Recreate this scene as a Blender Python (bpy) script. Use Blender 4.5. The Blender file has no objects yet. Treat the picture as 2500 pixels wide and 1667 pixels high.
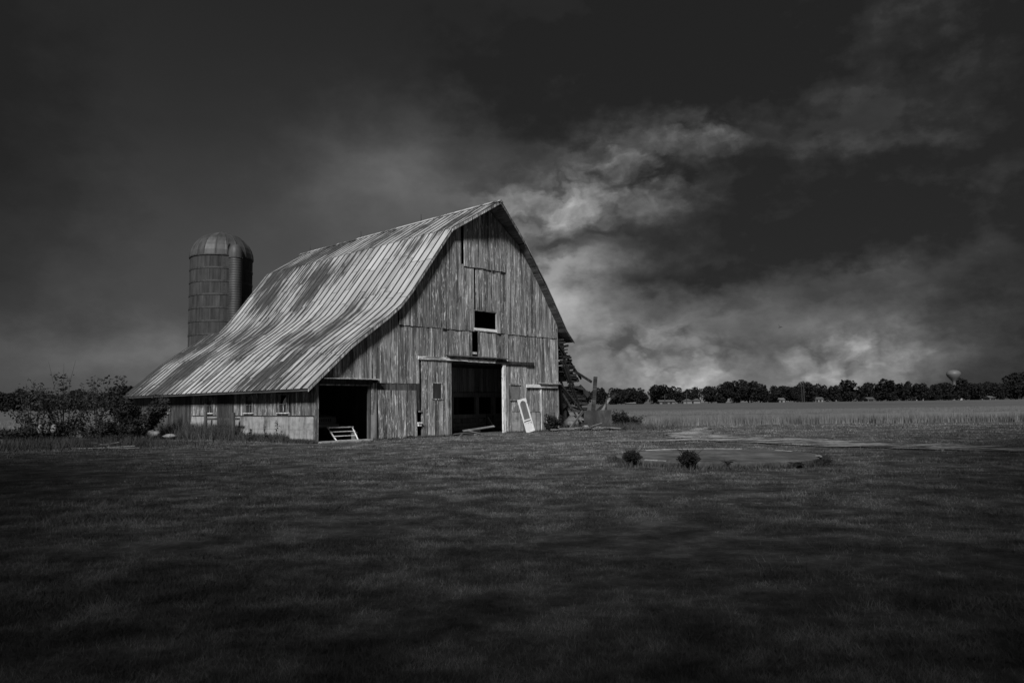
import bpy, math, random
import numpy as np
from mathutils import Vector, Matrix

random.seed(7)
rng = np.random.default_rng(7)
R = math.radians
SC = bpy.context.scene
COL = SC.collection

# ------------------------------------------------------------------ camera
cam_data = bpy.data.cameras.new("camera")
cam_data.sensor_width = 36.0
cam_data.lens = 36.0 * 1820 / 2500
cam_data.clip_start = 0.1
cam_data.clip_end = 8000
cam = bpy.data.objects.new("camera", cam_data)
COL.objects.link(cam)
cam.matrix_world = (Matrix.Translation((0, 0, 1.6)) @ Matrix.Rotation(R(90 + 4.87), 4, 'X')
                    @ Matrix.Rotation(R(-0.72), 4, 'Z'))
SC.camera = cam

# ------------------------------------------------------------------ sky and sun
SUN_AZ = math.atan2(-0.20, -0.98)        # towards the sun, measured from +Y to +X
SUN_EL = R(40)
world = bpy.data.worlds.new("World")
SC.world = world
world.use_nodes = True
wn, wl = world.node_tree.nodes, world.node_tree.links
wn.clear()


def wmath(op, a, b=None, c=None, clamp=False):
    n = wn.new('ShaderNodeMath')
    n.operation = op
    n.use_clamp = clamp
    for i, x in enumerate((a, b, c)):
        if x is None:
            continue
        if isinstance(x, (int, float)):
            n.inputs[i].default_value = x
        else:
            wl.new(x, n.inputs[i])
    return n.outputs[0]


def wramp(val, pts):
    n = wn.new('ShaderNodeValToRGB')
    e = n.color_ramp.elements
    while len(e) < len(pts):
        e.new(0.5)
    for k, (p, c) in enumerate(pts):
        e[k].position = p
        e[k].color = (c, c, c, 1)
    wl.new(val, n.inputs[0])
    return n.outputs[0]


tc = wn.new('ShaderNodeTexCoord')
sep = wn.new('ShaderNodeSeparateXYZ')
wl.new(tc.outputs['Generated'], sep.inputs[0])
az = wmath('MULTIPLY', wmath('ARCTAN2', sep.outputs[0], sep.outputs[1]), 57.2958)
el = wmath('MULTIPLY', wmath('ARCSINE', sep.outputs[2]), 57.2958)
ang = wn.new('ShaderNodeCombineXYZ')
wl.new(az, ang.inputs[0])
wl.new(el, ang.inputs[1])


def wnoise(scale, sx, sy, detail, rough, off=0.0):
    mp = wn.new('ShaderNodeMapping')
    mp.inputs['Scale'].default_value = (sx, sy, 1)
    mp.inputs['Location'].default_value = (off, off * 0.7, off)
    wl.new(ang.outputs[0], mp.inputs[0])
    n = wn.new('ShaderNodeTexNoise')
    n.inputs['Scale'].default_value = scale
    n.inputs['Detail'].default_value = detail
    n.inputs['Roughness'].default_value = rough
    wl.new(mp.outputs[0], n.inputs['Vector'])
    return n


warp_n = wnoise(0.24, 0.85, 1.3, 8, 0.60, 4.7)
wsub = wn.new('ShaderNodeVectorMath')
wsub.operation = 'SUBTRACT'
wl.new(warp_n.outputs['Color'], wsub.inputs[0])
wsub.inputs[1].default_value = (0.5, 0.5, 0.5)
wmul = wn.new('ShaderNodeVectorMath')
wmul.operation = 'MULTIPLY'
wl.new(wsub.outputs[0], wmul.inputs[0])
wmul.inputs[1].default_value = (10, 6.0, 0)
wadd = wn.new('ShaderNodeVectorMath')
wadd.operation = 'ADD'
wl.new(ang.outputs[0], wadd.inputs[0])
wl.new(wmul.outputs[0], wadd.inputs[1])
WARPED = wadd.outputs[0]


def blob(a, e, ra, re, rot):
    mp = wn.new('ShaderNodeMapping')
    mp.vector_type = 'TEXTURE'
    mp.inputs['Location'].default_value = (a, e, 0)
    mp.inputs['Rotation'].default_value = (0, 0, R(rot))
    mp.inputs['Scale'].default_value = (ra * 1.5, re * 1.5, 1)
    wl.new(WARPED, mp.inputs[0])
    g = wn.new('ShaderNodeTexGradient')
    g.gradient_type = 'QUADRATIC_SPHERE'
    wl.new(mp.outputs[0], g.inputs[0])
    return g.outputs['Fac']


# even grey storm deck: pale at the horizon, dark overhead (elevation 0..90 deg)
base = wramp(wmath('DIVIDE', el, 90.0, clamp=True),
             [(0.0, 0.066), (0.05, 0.058), (0.11, 0.047), (0.17, 0.032), (0.22, 0.023), (0.32, 0.0165), (1.0, 0.016)])
LIGHT = [(-8.5, 17.0, 9, 5.5, 0, .075), (-7.8, 12.2, 21, 10, 0, .035), (3.5, 15.2, 7.5, 2.0, 0, .20),
         (8.0, 18.2, 6.0, 2.2, 15, .10), (10.6, 15.6, 6.4, 2.4, 0, .09), (14.4, 19.4, 3, 1.6, -20, .10),
         (3.2, 8.6, 6.2, 7.0, 0, .36), (17, 6.4, 13, 3.0, 0, .075), (13.5, 2.0, 12, 3.0, 0, .16),
         (12.3, 1.8, 6, 1.5, 0, .15), (24.5, 2.6, 5.5, 3.8, 0, .28), (10.5, 4.6, 5.5, 2.2, 0, .16),
         (27, 17.5, 10, .9, -3, .04), (26, 8.8, 6, 1.0, 0, .07), (27.4, 24.1, 8, 2.6, 15, .03),
         (-25, 3.4, 18, 2.8, 0, .075),
         (20, 21.5, 15, 2.0, -4, .02), (31, 14.5, 12, 1.4, -8, .03), (22, 26.5, 14, 2.4, 8, .015), (33, 20, 10, 3, 0, .015)]
acc = base
for a, e, ra, re, ro, am in LIGHT:
    acc = wmath('MULTIPLY_ADD', blob(a, e, ra, re, ro), am, acc)
# towering dark masses with torn edges in front of the pale layer
det = wnoise(0.30, 0.75, 1.15, 8, 0.58, 9.0)
fine = wnoise(0.85, 0.9, 1.1, 6, 0.60, 21.0)
tex = wmath('MULTIPLY_ADD', det.outputs['Fac'], .7, wmath('MULTIPLY', fine.outputs['Fac'], .3))
DARK = [(25, 12.6, 17, 6.6, 0, 1.1), (13.5, 16.8, 6, 2.2, -8, .75), (3.2, 12.2, 9, 1.5, 0, .6), (8.5, 13.2, 8, 1.3, 0, .45),
        (17, 9.2, 15, 1.7, 0, .8), (38, 9.0, 11, 22, 0, 1.0), (16, 24.5, 26, 6.5, 0, .9), (-40, 14, 14, 20, 0, .8)]
right = wmath('MULTIPLY_ADD', az, .045, .55, clamp=True)              # the left half of the sky is smooth rain veil
field_ = wmath('MULTIPLY', wmath('MULTIPLY_ADD', tex, 1.5, -.75), wmath('MAXIMUM', right, .12))
dsum = None
for a, e, ra, re, ro, am in DARK:
    b_ = wmath('MULTIPLY', blob(a, e, ra, re, ro), am)
    dsum = b_ if dsum is None else wmath('MAXIMUM', dsum, b_)
mask = wramp(wmath('ADD', dsum, wmath('MULTIPLY', field_, 1.35)), [(.08, 0.0), (.28, .55), (.66, 1.0)])
mask = wmath('MULTIPLY', mask, wmath('MULTIPLY', dsum, 9.0, clamp=True))
shade = wmath('SUBTRACT', 1.0, wmath('MULTIPLY', mask, wmath('MULTIPLY_ADD', fine.outputs['Fac'], -.22, .92)))
vor = wn.new('ShaderNodeTexVoronoi')                                 # rounded cauliflower heads
vor.feature = 'SMOOTH_F1'
vor.voronoi_dimensions = '2D'
vor.normalize = True
vor.inputs['Scale'].default_value = .42
vor.inputs['Detail'].default_value = 3.0
vor.inputs['Roughness'].default_value = .55
vor.inputs['Smoothness'].default_value = .35
vw = wn.new('ShaderNodeVectorMath')
vw.operation = 'MULTIPLY_ADD'
wl.new(wsub.outputs[0], vw.inputs[0])
vw.inputs[1].default_value = (5.0, 4.0, 0)
wl.new(ang.outputs[0], vw.inputs[2])
vs = wn.new('ShaderNodeVectorMath')
vs.operation = 'MULTIPLY'
wl.new(vw.outputs[0], vs.inputs[0])
vs.inputs[1].default_value = (.62, 1.0, 0)
wl.new(vs.outputs[0], vor.inputs['Vector'])
puff = wmath('MULTIPLY_ADD', vor.outputs['Distance'], -3.7, 2.0)
puff = wmath('MAXIMUM', puff, .38)
heads = None
for a, e, ra, re in ((4, 15.4, 9, 3.2), (10, 17.0, 8, 3.6), (14.4, 19.4, 4, 2.2), (11.5, 3.8, 8, 3.0), (24, 3, 6, 2.5)):
    b_ = blob(a, e, ra, re, 0)
    heads = b_ if heads is None else wmath('MAXIMUM', heads, b_)
hm = wn.new('ShaderNodeMix')
hm.data_type = 'FLOAT'
hm.inputs[2].default_value = 1.0
wl.new(wmath('MULTIPLY', heads, 2.2, clamp=True), hm.inputs[0])
wl.new(puff, hm.inputs[3])
acc = wmath('MULTIPLY', acc, hm.outputs[0])
billow = wmath('MULTIPLY_ADD', wmath('SUBTRACT', tex, .5), wmath('MULTIPLY', wmath('SUBTRACT', acc, .035), 34.0, clamp=True), 1.0)
billow = wmath('MAXIMUM', billow, .3)
sm = wn.new('ShaderNodeMix')
sm.data_type = 'FLOAT'
sm.inputs[2].default_value = 1.0
wl.new(right, sm.inputs[0])
bil2 = wmath('POWER', billow, 2.1)
wl.new(bil2, sm.inputs[3])
acc = wmath('MULTIPLY', wmath('MULTIPLY', acc, shade), sm.outputs[0])
roll = wnoise(0.13, 0.6, 1.6, 5, 0.5, 33.0)                          # soft rolls inside the dark deck
acc = wmath('MULTIPLY', acc, wmath('MULTIPLY_ADD', wmath('SUBTRACT', roll.outputs['Fac'], .5), wmath('MULTIPLY', right, 1.3), 1.0))
# slanting rain shafts low over the horizon
rain = wn.new('ShaderNodeMapping')
rain.inputs['Rotation'].default_value = (0, 0, R(-14))
rain.inputs['Scale'].default_value = (.34, .035, 1)
wl.new(ang.outputs[0], rain.inputs[0])
rn = wn.new('ShaderNodeTexNoise')
rn.inputs['Scale'].default_value = 1.0
rn.inputs['Detail'].default_value = 3
wl.new(rain.outputs[0], rn.inputs['Vector'])
low = wmath('SUBTRACT', 1.0, wmath('DIVIDE', el, 9.0), clamp=True)
acc = wmath('MULTIPLY', acc, wmath('MULTIPLY_ADD', wmath('SUBTRACT', rn.outputs['Fac'], .5), wmath('MULTIPLY', wmath('MULTIPLY', low, 1.5), wmath('MULTIPLY_ADD', az, .08, -.9, clamp=True)), 1.0))
acc = wmath('MAXIMUM', wmath('MULTIPLY', acc, wmath('MULTIPLY_ADD', mask, .18, 1.0)), 0.0125)

sky = wn.new('ShaderNodeTexSky')
sky.sky_type = 'NISHITA'
sky.sun_disc = False
sky.sun_elevation = SUN_EL
sky.sun_rotation = SUN_AZ
bw = wn.new('ShaderNodeRGBToBW')
wl.new(sky.outputs[0], bw.inputs[0])
clear = wmath('MULTIPLY', bw.outputs[0], 0.02)          # thin daylight that filters through the deck
total = wmath('MULTIPLY_ADD', acc, 10.0, clear)
bg = wn.new('ShaderNodeBackground')
bg.inputs['Strength'].default_value = 0.1
wl.new(total, bg.inputs['Color'])
wout = wn.new('ShaderNodeOutputWorld')
wl.new(bg.outputs[0], wout.inputs[0])
world.cycles.sampling_method = 'MANUAL'
world.cycles.sample_map_resolution = 512

sun_data = bpy.data.lights.new("sun", 'SUN')
sun_data.energy = 4.2
sun_data.angle = R(11)
sun_data.color = (1.0, 1.0, 1.0)
sun = bpy.data.objects.new("sun", sun_data)
COL.objects.link(sun)
to_sun = Vector((math.sin(SUN_AZ) * math.cos(SUN_EL), math.cos(SUN_AZ) * math.cos(SUN_EL), math.sin(SUN_EL)))
sun.rotation_euler = to_sun.to_track_quat('Z', 'Y').to_euler()
sun.location = to_sun * 400

SC.view_settings.view_transform = 'Standard'
SC.view_settings.look = 'None'
SC.view_settings.exposure = 0.0
SC.view_settings.gamma = 1.0
SC.view_settings.use_curve_mapping = False
SC.render.engine = 'CYCLES'
SC.cycles.max_bounces = 5
SC.cycles.transparent_max_bounces = 8
SC.cycles.use_denoising = True

# ------------------------------------------------------------------ helpers


def tag(o, label=None, cat=None, group=None, kind=None):
    if label:
        o['label'] = label
    if cat:
        o['category'] = cat
    if group:
        o['group'] = group
    if kind:
        o['kind'] = kind
    return o


def empty(name, parent=None, loc=(0, 0, 0), rz=0.0):
    o = bpy.data.objects.new(name, None)
    COL.objects.link(o)
    o.empty_display_size = 0.2
    o.location = loc
    o.rotation_euler = (0, 0, rz)
    o.parent = parent
    return o


def link(name, me, parent=None, loc=None, rot=None):
    o = bpy.data.objects.new(name, me)
    COL.objects.link(o)
    o.parent = parent
    if loc is not None:
        o.location = loc
    if rot is not None:
        o.rotation_euler = rot
    return o


def mesh(name, verts, faces, mat, smooth=False):
    me = bpy.data.meshes.new(name)
    me.from_pydata([tuple(map(float, p)) for p in verts], [], faces)
    me.materials.append(mat)
    if smooth:
        me.polygons.foreach_set('use_smooth', [True] * len(me.polygons))
    me.update()
    return me


def fast_mesh(name, co, faces, mat, smooth=False):
    """co (n,3) array, faces (m,k) array of equal size polygons"""
    co = np.asarray(co, np.float32)
    faces = np.asarray(faces, np.int32)
    m, k = faces.shape
    me = bpy.data.meshes.new(name)
    me.vertices.add(len(co))
    me.vertices.foreach_set('co', co.ravel())
    me.loops.add(m * k)
    me.loops.foreach_set('vertex_index', faces.ravel())
    me.polygons.add(m)
    me.polygons.foreach_set('loop_start', np.arange(0, m * k, k, dtype=np.int32))
    me.polygons.foreach_set('loop_total', np.full(m, k, np.int32))
    if smooth:
        me.polygons.foreach_set('use_smooth', np.ones(m, bool))
    me.materials.append(mat)
    me.update(calc_edges=True)
    return me


HEX = [(0, 3, 2, 1), (4, 5, 6, 7), (0, 1, 5, 4), (1, 2, 6, 5), (2, 3, 7, 6), (3, 0, 4, 7)]


class MB:
    """collects shapes that belong to one piece"""

    def __init__(self):
        self.v, self.f = [], []

    def add(self, verts, faces):
        n = len(self.v)
        self.v += [tuple(map(float, p)) for p in verts]
        self.f += [tuple(i + n for i in fc) for fc in faces]
        return self

    def hexa(self, p8):
        return self.add(p8, HEX)

    def box(self, a, b):
        (x0, y0, z0), (x1, y1, z1) = a, b
        return self.hexa([(x0, y0, z0), (x1, y0, z0), (x1, y1, z0), (x0, y1, z0),
                          (x0, y0, z1), (x1, y0, z1), (x1, y1, z1), (x0, y1, z1)])

    def beam(self, a, b, w, h, up=(0, 0, 1)):
        a, b = Vector(a), Vector(b)
        d = (b - a).normalized()
        upv = Vector(up)
        if abs(d.dot(upv)) > 0.98:
            upv = Vector((1, 0, 0))
        s = d.cross(upv).normalized()
        t = s.cross(d).normalized()
        s, t = s * w / 2, t * h / 2
        return self.hexa([a - s - t, a + s - t, a + s + t, a - s + t, b - s - t, b + s - t, b + s + t, b - s + t])

    def tube(self, pts, rads, n=6, cap=True):
        pts = [Vector(p) for p in pts]
        if isinstance(rads, (int, float)):
            rads = [rads] * len(pts)
        vs, fs = [], []
        for i, p in enumerate(pts):
            d = (pts[min(i + 1, len(pts) - 1)] - pts[max(i - 1, 0)]).normalized()
            s = d.cross(Vector((0.13, 0.21, 1)) if abs(d.z) < 0.95 else Vector((1, 0.1, 0))).normalized()
            t = s.cross(d)
            for k in range(n):
                a = 2 * math.pi * k / n
                vs.append(p + (s * math.cos(a) + t * math.sin(a)) * rads[i])
        for i in range(len(pts) - 1):
            for k in range(n):
                k2 = (k + 1) % n
                fs.append((i * n + k, i * n + k2, (i + 1) * n + k2, (i + 1) * n + k))
        if cap:
            fs.append(tuple(range(n - 1, -1, -1)))
            m = (len(pts) - 1) * n
            fs.append(tuple(m + k for k in range(n)))
        return self.add(vs, fs)

    def lathe(self, prof, n=24, a0=0.0, a1=2 * math.pi, c=(0, 0)):
        full = abs(a1 - a0 - 2 * math.pi) < 1e-6
        m = n if full else n + 1
        vs, fs = [], []
        for r, z in prof:
            for k in range(m):
                a = a0 + (a1 - a0) * k / n
                vs.append((c[0] + r * math.cos(a), c[1] + r * math.sin(a), z))
        for i in range(len(prof) - 1):
            for k in range(n):
                k2 = (k + 1) % m
                fs.append((i * m + k, i * m + k2, (i + 1) * m + k2, (i + 1) * m + k))
        return self.add(vs, fs)

    def build(self, name, mat, parent=None, smooth=False, loc=None, rot=None):
        return link(name, mesh(name, self.v, self.f, mat, smooth), parent, loc, rot)


def smooth_by_angle(o, deg=40):
    me = o.data
    me.polygons.foreach_set('use_smooth', [True] * len(me.polygons))
    me.set_sharp_from_angle(angle=R(deg))


def copy_tree(o, parent=None):
    c = o.copy()
    COL.objects.link(c)
    c.parent = parent
    for ch in list(o.children):
        copy_tree(ch, c)
    return c


# value noise for scatter work -------------------------------------------------
_T = rng.random((64, 64))


def vnoise(x, y):
    x = np.asarray(x, float)
    y = np.asarray(y, float)
    xi, yi = np.floor(x).astype(int), np.floor(y).astype(int)
    fx, fy = x - xi, y - yi
    fx, fy = fx * fx * (3 - 2 * fx), fy * fy * (3 - 2 * fy)
    g = lambda a, b: _T[a % 64, b % 64]
    return ((g(xi, yi) * (1 - fx) + g(xi + 1, yi) * fx) * (1 - fy)
            + (g(xi, yi + 1) * (1 - fx) + g(xi + 1, yi + 1) * fx) * fy)


def fbm(x, y, o=4):
    s, a, t = 0, 0.5, 0
    for k in range(o):
        s = s + a * vnoise(x * 2 ** k + 17 * k, y * 2 ** k + 5 * k)
        t += a
        a *= 0.5
    return s / t


def sstep(a, b, x):
    t = np.clip((x - a) / (b - a), 0, 1)
    return t * t * (3 - 2 * t)


# ------------------------------------------------------------------ materials


class NT:
    def __init__(self, name):
        self.m = bpy.data.materials.new(name)
        self.m.use_nodes = True
        self.n, self.l = self.m.node_tree.nodes, self.m.node_tree.links
        self.bsdf = self.n['Principled BSDF']
        self.out = self.n['Material Output']

    def coords(self, obj=None, rand=0.0):
        t = self.n.new('ShaderNodeTexCoord')
        src = t.outputs['Object']
        if obj is not None:
            t.object = obj
        if rand:
            oi = self.n.new('ShaderNodeObjectInfo')
            vm = self.n.new('ShaderNodeVectorMath')
            vm.operation = 'MULTIPLY_ADD'
            self.l.new(oi.outputs['Random'], vm.inputs[0])
            vm.inputs[1].default_value = (rand, rand * .7, rand * 1.3)
            self.l.new(src, vm.inputs[2])
            src = vm.outputs[0]
        return src

    def rand(self):
        return self.n.new('ShaderNodeObjectInfo').outputs['Random']

    def noise(self, vec, sc=(1, 1, 1), scale=1.0, detail=4, rough=0.55, dist=0.0):
        mp = self.n.new('ShaderNodeMapping')
        mp.inputs['Scale'].default_value = sc
        self.l.new(vec, mp.inputs[0])
        n = self.n.new('ShaderNodeTexNoise')
        n.inputs['Scale'].default_value = scale
        n.inputs['Detail'].default_value = detail
        n.inputs['Roughness'].default_value = rough
        n.inputs['Distortion'].default_value = dist
        self.l.new(mp.outputs[0], n.inputs['Vector'])
        return n.outputs['Fac']

    def math(self, op, a, b=None, c=None, clamp=False):
        n = self.n.new('ShaderNodeMath')
        n.operation = op
        n.use_clamp = clamp
        for i, x in enumerate((a, b, c)):
            if x is None:
                continue
            if isinstance(x, (int, float)):
                n.inputs[i].default_value = x
            else:
                self.l.new(x, n.inputs[i])
        return n.outputs[0]

    def ramp(self, val, pts):
        n = self.n.new('ShaderNodeValToRGB')
        e = n.color_ramp.elements
        while len(e) < len(pts):
            e.new(0.5)
        for k, (p, c) in enumerate(pts):
            e[k].position = p
            e[k].color = (c, c, c, 1)
        self.l.new(val, n.inputs[0])
        return n.outputs[0]

    def mix(self, a, b, f):
        n = self.n.new('ShaderNodeMix')
        n.data_type = 'FLOAT'
        for i, x in ((0, f), (2, a), (3, b)):
            if isinstance(x, (int, float)):
                n.inputs[i].default_value = x
            else:
                self.l.new(x, n.inputs[i])
        return n.outputs[0]

    def color(self, val):
        if isinstance(val, (int, float)):
            self.bsdf.inputs['Base Color'].default_value = (val, val, val, 1)
        else:
            self.l.new(val, self.bsdf.inputs['Base Color'])

    def bump(self, h, strength=0.4, dist=0.02):
        b = self.n.new('ShaderNodeBump')
        b.inputs['Strength'].default_value = strength
        b.inputs['Distance'].default_value = dist
        self.l.new(h, b.inputs['Height'])
        self.l.new(b.outputs[0], self.bsdf.inputs['Normal'])

    def set(self, rough=0.8, spec=0.3, metal=0.0):
        self.bsdf.inputs['Roughness'].default_value = rough
        self.bsdf.inputs['Specular IOR Level'].default_value = spec
        self.bsdf.inputs['Metallic'].default_value = metal
        return self.m


# barn frame: origin at the near left corner, x along the gable front, y back along the side
BARN = empty('barn', None, (-8.858, 33.70, 0), math.atan2(.734, .679))
tag(BARN, 'huge weathered gambrel barn with streaked metal roof and open doorways', 'barn')
BM = BARN.matrix_basis.copy()
BM = Matrix.Translation((-8.858, 33.70, 0)) @ Matrix.Rotation(math.atan2(.734, .679), 4, 'Z')


def BW(u, v, z=0.0):
    return BM @ Vector((u, v, z))


def wood(name, lo, hi, paint, axis='z', obj=BARN, pamt=0.6, span=0.5, cover=0.0):
    t = NT(name)
    co = t.coords(obj, 13.0)
    f, g = 1.0, 0.045
    sc = {'z': (f, f, g), 'x': (g, f, f), 'y': (f, g, f)}[axis]
    grain = t.noise(co, sc, 11.0, 6, .72)
    broad = t.noise(co, sc, 4.0, 3, .5)
    fl_sc = {'z': (1, 1, .16), 'x': (.16, 1, 1), 'y': (1, .16, 1)}[axis]
    fleck = t.noise(co, fl_sc, 12.0, 7, .72, .8)
    patch = t.noise(co, (1, 1, .6), 0.55, 4, .55)
    g1 = t.math('MULTIPLY_ADD', grain, .75, t.math('MULTIPLY', broad, .25))
    basev = t.ramp(g1, [(.38, lo), (.49, lo * .6 + hi * .45), (.60, hi)])
    r = t.rand()
    basev = t.math('MULTIPLY', basev, t.math('MULTIPLY_ADD', t.math('POWER', r, 1.2), span * 1.5, 1.0 - span * .6))
    basev = t.math('MULTIPLY', basev, t.ramp(patch, [(.3, .62), (.7, 1.25)]))
    thr = t.math('ADD', t.math('MULTIPLY', fleck, .72), t.math('MULTIPLY', grain, .28))
    pm = t.ramp(thr, [(.535 - cover, 0.0), (.585 - cover, 1.0)])
    pm = t.math('MULTIPLY', pm, t.ramp(patch, [(.35, .2 + cover * 6), (.6, 1.0)]))
    pm = t.math('MULTIPLY', pm, pamt)
    dark = t.ramp(t.noise(co, fl_sc, 7.0, 6, .7, .5), [(.36, .45), (.46, 1.0)])
    basev = t.math('MULTIPLY', basev, dark)
    t.color(t.mix(basev, paint, pm))
    t.bump(g1, .6, .012)
    return t.set(.85, .2)


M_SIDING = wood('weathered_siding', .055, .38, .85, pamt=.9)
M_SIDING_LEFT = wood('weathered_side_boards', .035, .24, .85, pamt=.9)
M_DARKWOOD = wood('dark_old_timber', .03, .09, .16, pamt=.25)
M_DARKWOOD_Y = wood('dark_old_timber_lengthwise', .03, .09, .16, axis='y', pamt=.25)
M_SHEATH = wood('bare_sheathing', .05, .16, .3, axis='y', pamt=.3)
M_PALEWOOD = wood('flaking_white_board', .25, .6, .9, axis='x', pamt=.95, cover=.07)
M_PALEPOST = wood('flaking_white_post', .25, .6, .88, pamt=.95, cover=.07)
M_LOOSE = wood('loose_grey_plank', .08, .28, .55, axis='x', obj=None, pamt=.5)
M_DEBRIS = wood('fallen_timber', .015, .06, .16, axis='z', obj=None, pamt=.3)
M_INNER = wood('brightened_stall_board', .25, .5, .65, pamt=.3)  # paler than the bare wood, to make up for the dim interior
M_SHADE_BOARD = wood('shade_toned_board', .012, .03, .06, pamt=.2)  # near-black tone stands in for the shade in the ruined lean-to
M_BOARDED = wood('stained_door_boards', .025, .10, .25, pamt=.3)

# roof sheet metal -----------------------------------------------------------
t = NT('streaked_roof_metal')
co = t.coords(BARN)
cor = t.coords(BARN, 9.0)
streak = t.noise(cor, (.30, 5.0, .30), 1.0, 7, .7)
streak2 = t.noise(cor, (.55, 8.0, .55), 1.0, 6, .75)
region = t.noise(co, (.22, .30, .22), 1.0, 4, .55)
far = t.n.new('ShaderNodeSeparateXYZ')
t.l.new(co, far.inputs[0])
back = t.math('MULTIPLY_ADD', far.outputs[1], .0085, -.045)
rv = t.math('ADD', t.math('MULTIPLY_ADD', t.math('SUBTRACT', streak, .5), .95, t.math('MULTIPLY_ADD', t.math('SUBTRACT', streak2, .5), .95, .5)),
            t.math('ADD', t.math('MULTIPLY_ADD', region, 1.15, -.575), back))
rust = t.ramp(rv, [(.49, 0.0), (.55, .6), (.63, 1.0)])
zinc = t.ramp(t.noise(cor, (.3, 2.5, .3), .8, 5, .6), [(.3, .31), (.7, .49)])
rr = t.math('MULTIPLY_ADD', t.rand(), .30, .85)
zinc = t.math('MULTIPLY', zinc, rr)
t.color(t.mix(zinc, .055, rust))
t.bump(t.noise(co, (1, 3, 1), 2.0, 3, .5), .15, .02)
M_ROOF = t.set(.62, .35, .0)
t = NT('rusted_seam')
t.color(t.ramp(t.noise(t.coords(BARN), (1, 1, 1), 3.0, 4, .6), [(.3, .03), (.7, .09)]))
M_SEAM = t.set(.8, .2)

t = NT('old_concrete')
co = t.coords(BARN)
c1 = t.noise(co, (1, 1, 1), 3.0, 6, .65)
c2 = t.noise(co, (.5, .5, 2.5), 1.2, 4, .6)
v = t.ramp(t.math('MULTIPLY_ADD', c1, .5, t.math('MULTIPLY', c2, .5)), [(.35, .2), (.5, .38), (.65, .47)])
drip = t.ramp(t.noise(co, (2.2, 2.2, .35), 1.5, 4, .6), [(.36, .55), (.5, 1.0)])
t.color(t.math('MULTIPLY', v, drip))
t.bump(c1, .5, .02)
M_CONC = t.set(.9, .2)

t = NT('weathered_yard_concrete')
co = t.coords()
c1 = t.noise(co, (1, 1, 1), 1.1, 6, .65)
c2 = t.noise(co, (1, 1, 1), 9.0, 5, .6)
t.color(t.math('MULTIPLY', t.ramp(c1, [(.35, .065), (.55, .13), (.68, .19)]), t.math('MULTIPLY_ADD', c2, .8, .6)))
t.bump(c2, .5, .02)
M_PAD = t.set(.9, .2)

t = NT('mossy_tank_concrete')
co = t.coords()
c1 = t.noise(co, (1, 1, .5), 1.6, 6, .65)
t.color(t.ramp(c1, [(.35, .018), (.55, .045), (.68, .08)]))
t.bump(c1, .5, .02)
M_TANK = t.set(.9, .2)

t = NT('silo_stave')
co = t.coords(None, 30.0)
s1 = t.noise(co, (1, 1, .07), 3.2, 5, .6)
s2 = t.noise(co, (1, 1, .5), 1.2, 4, .6)
v = t.ramp(t.math('MULTIPLY_ADD', s1, .6, t.math('MULTIPLY', s2, .4)), [(.36, .022), (.55, .055), (.68, .09)])
t.color(t.math('MULTIPLY', v, t.math('MULTIPLY_ADD', t.rand(), .14, .92)))
t.bump(s1, .3, .03)
M_STAVE = t.set(.85, .25)

t = NT('dull_dome_metal')
co = t.coords(None, 20.0)
s1 = t.noise(co, (1, 1, .3), 1.6, 5, .6)
t.color(t.math('MULTIPLY', t.ramp(s1, [(.35, .032), (.65, .075)]), t.math('MULTIPLY_ADD', t.rand(), .4, .8)))
M_DOME = t.set(.55, .4)

t = NT('dark_iron')
t.color(t.ramp(t.noise(t.coords(), (1, 1, 1), 6.0, 4), [(.3, .02), (.7, .06)]))
M_IRON = t.set(.6, .4)

t = NT('galvanised_sheet')
co = t.coords(BARN)
t.color(t.ramp(t.noise(co, (1, 1, .5), 2.5, 5, .6), [(.3, .10), (.7, .24)]))
M_GALV = t.set(.5, .45)

t = NT('white_flaking_paint')
co = t.coords()
w1 = t.noise(co, (1, 1, .3), 9.0, 6, .65)
t.color(t.ramp(w1, [(.34, .3), (.42, .78), (.7, .88)]))
M_WHITE = t.set(.6, .35)

t = NT('rusty_gate_paint')
t.color(t.ramp(t.noise(t.coords(), (1, 1, 1), 7.0, 5, .65), [(.36, .25), (.46, .8)]))
M_GATE = t.set(.6, .35)

t = NT('dusty_window_glass')
t.n.remove(t.bsdf)
gl = t.n.new('ShaderNodeBsdfGlossy')
gl.inputs['Roughness'].default_value = .12
gl.inputs['Color'].default_value = (.7, .7, .7, 1)
df = t.n.new('ShaderNodeBsdfDiffuse')
df.inputs['Color'].default_value = (.07, .07, .07, 1)
tr = t.n.new('ShaderNodeBsdfTransparent')
tr.inputs['Color'].default_value = (.8, .8, .8, 1)
m1 = t.n.new('ShaderNodeMixShader')
m1.inputs[0].default_value = .5
t.l.new(tr.outputs[0], m1.inputs[1])
t.l.new(df.outputs[0], m1.inputs[2])
m2 = t.n.new('ShaderNodeMixShader')
fr = t.n.new('ShaderNodeFresnel')
t.l.new(fr.outputs[0], m2.inputs[0])
t.l.new(m1.outputs[0], m2.inputs[1])
t.l.new(gl.outputs[0], m2.inputs[2])
t.l.new(m2.outputs[0], t.out.inputs[0])
M_GLASS = t.m

t = NT('truck_paint')
t.color(t.ramp(t.noise(t.coords(), (1, 1, 1), 2.0, 5, .6), [(.3, .3), (.7, .5)]))
M_TRUCK = t.set(.5, .4)
t = NT('dull_chrome')
t.color(.45)
M_CHROME = t.set(.35, .5, .7)
t = NT('black_rubber')
t.color(.02)
M_RUBBER = t.set(.9, .2)


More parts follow.
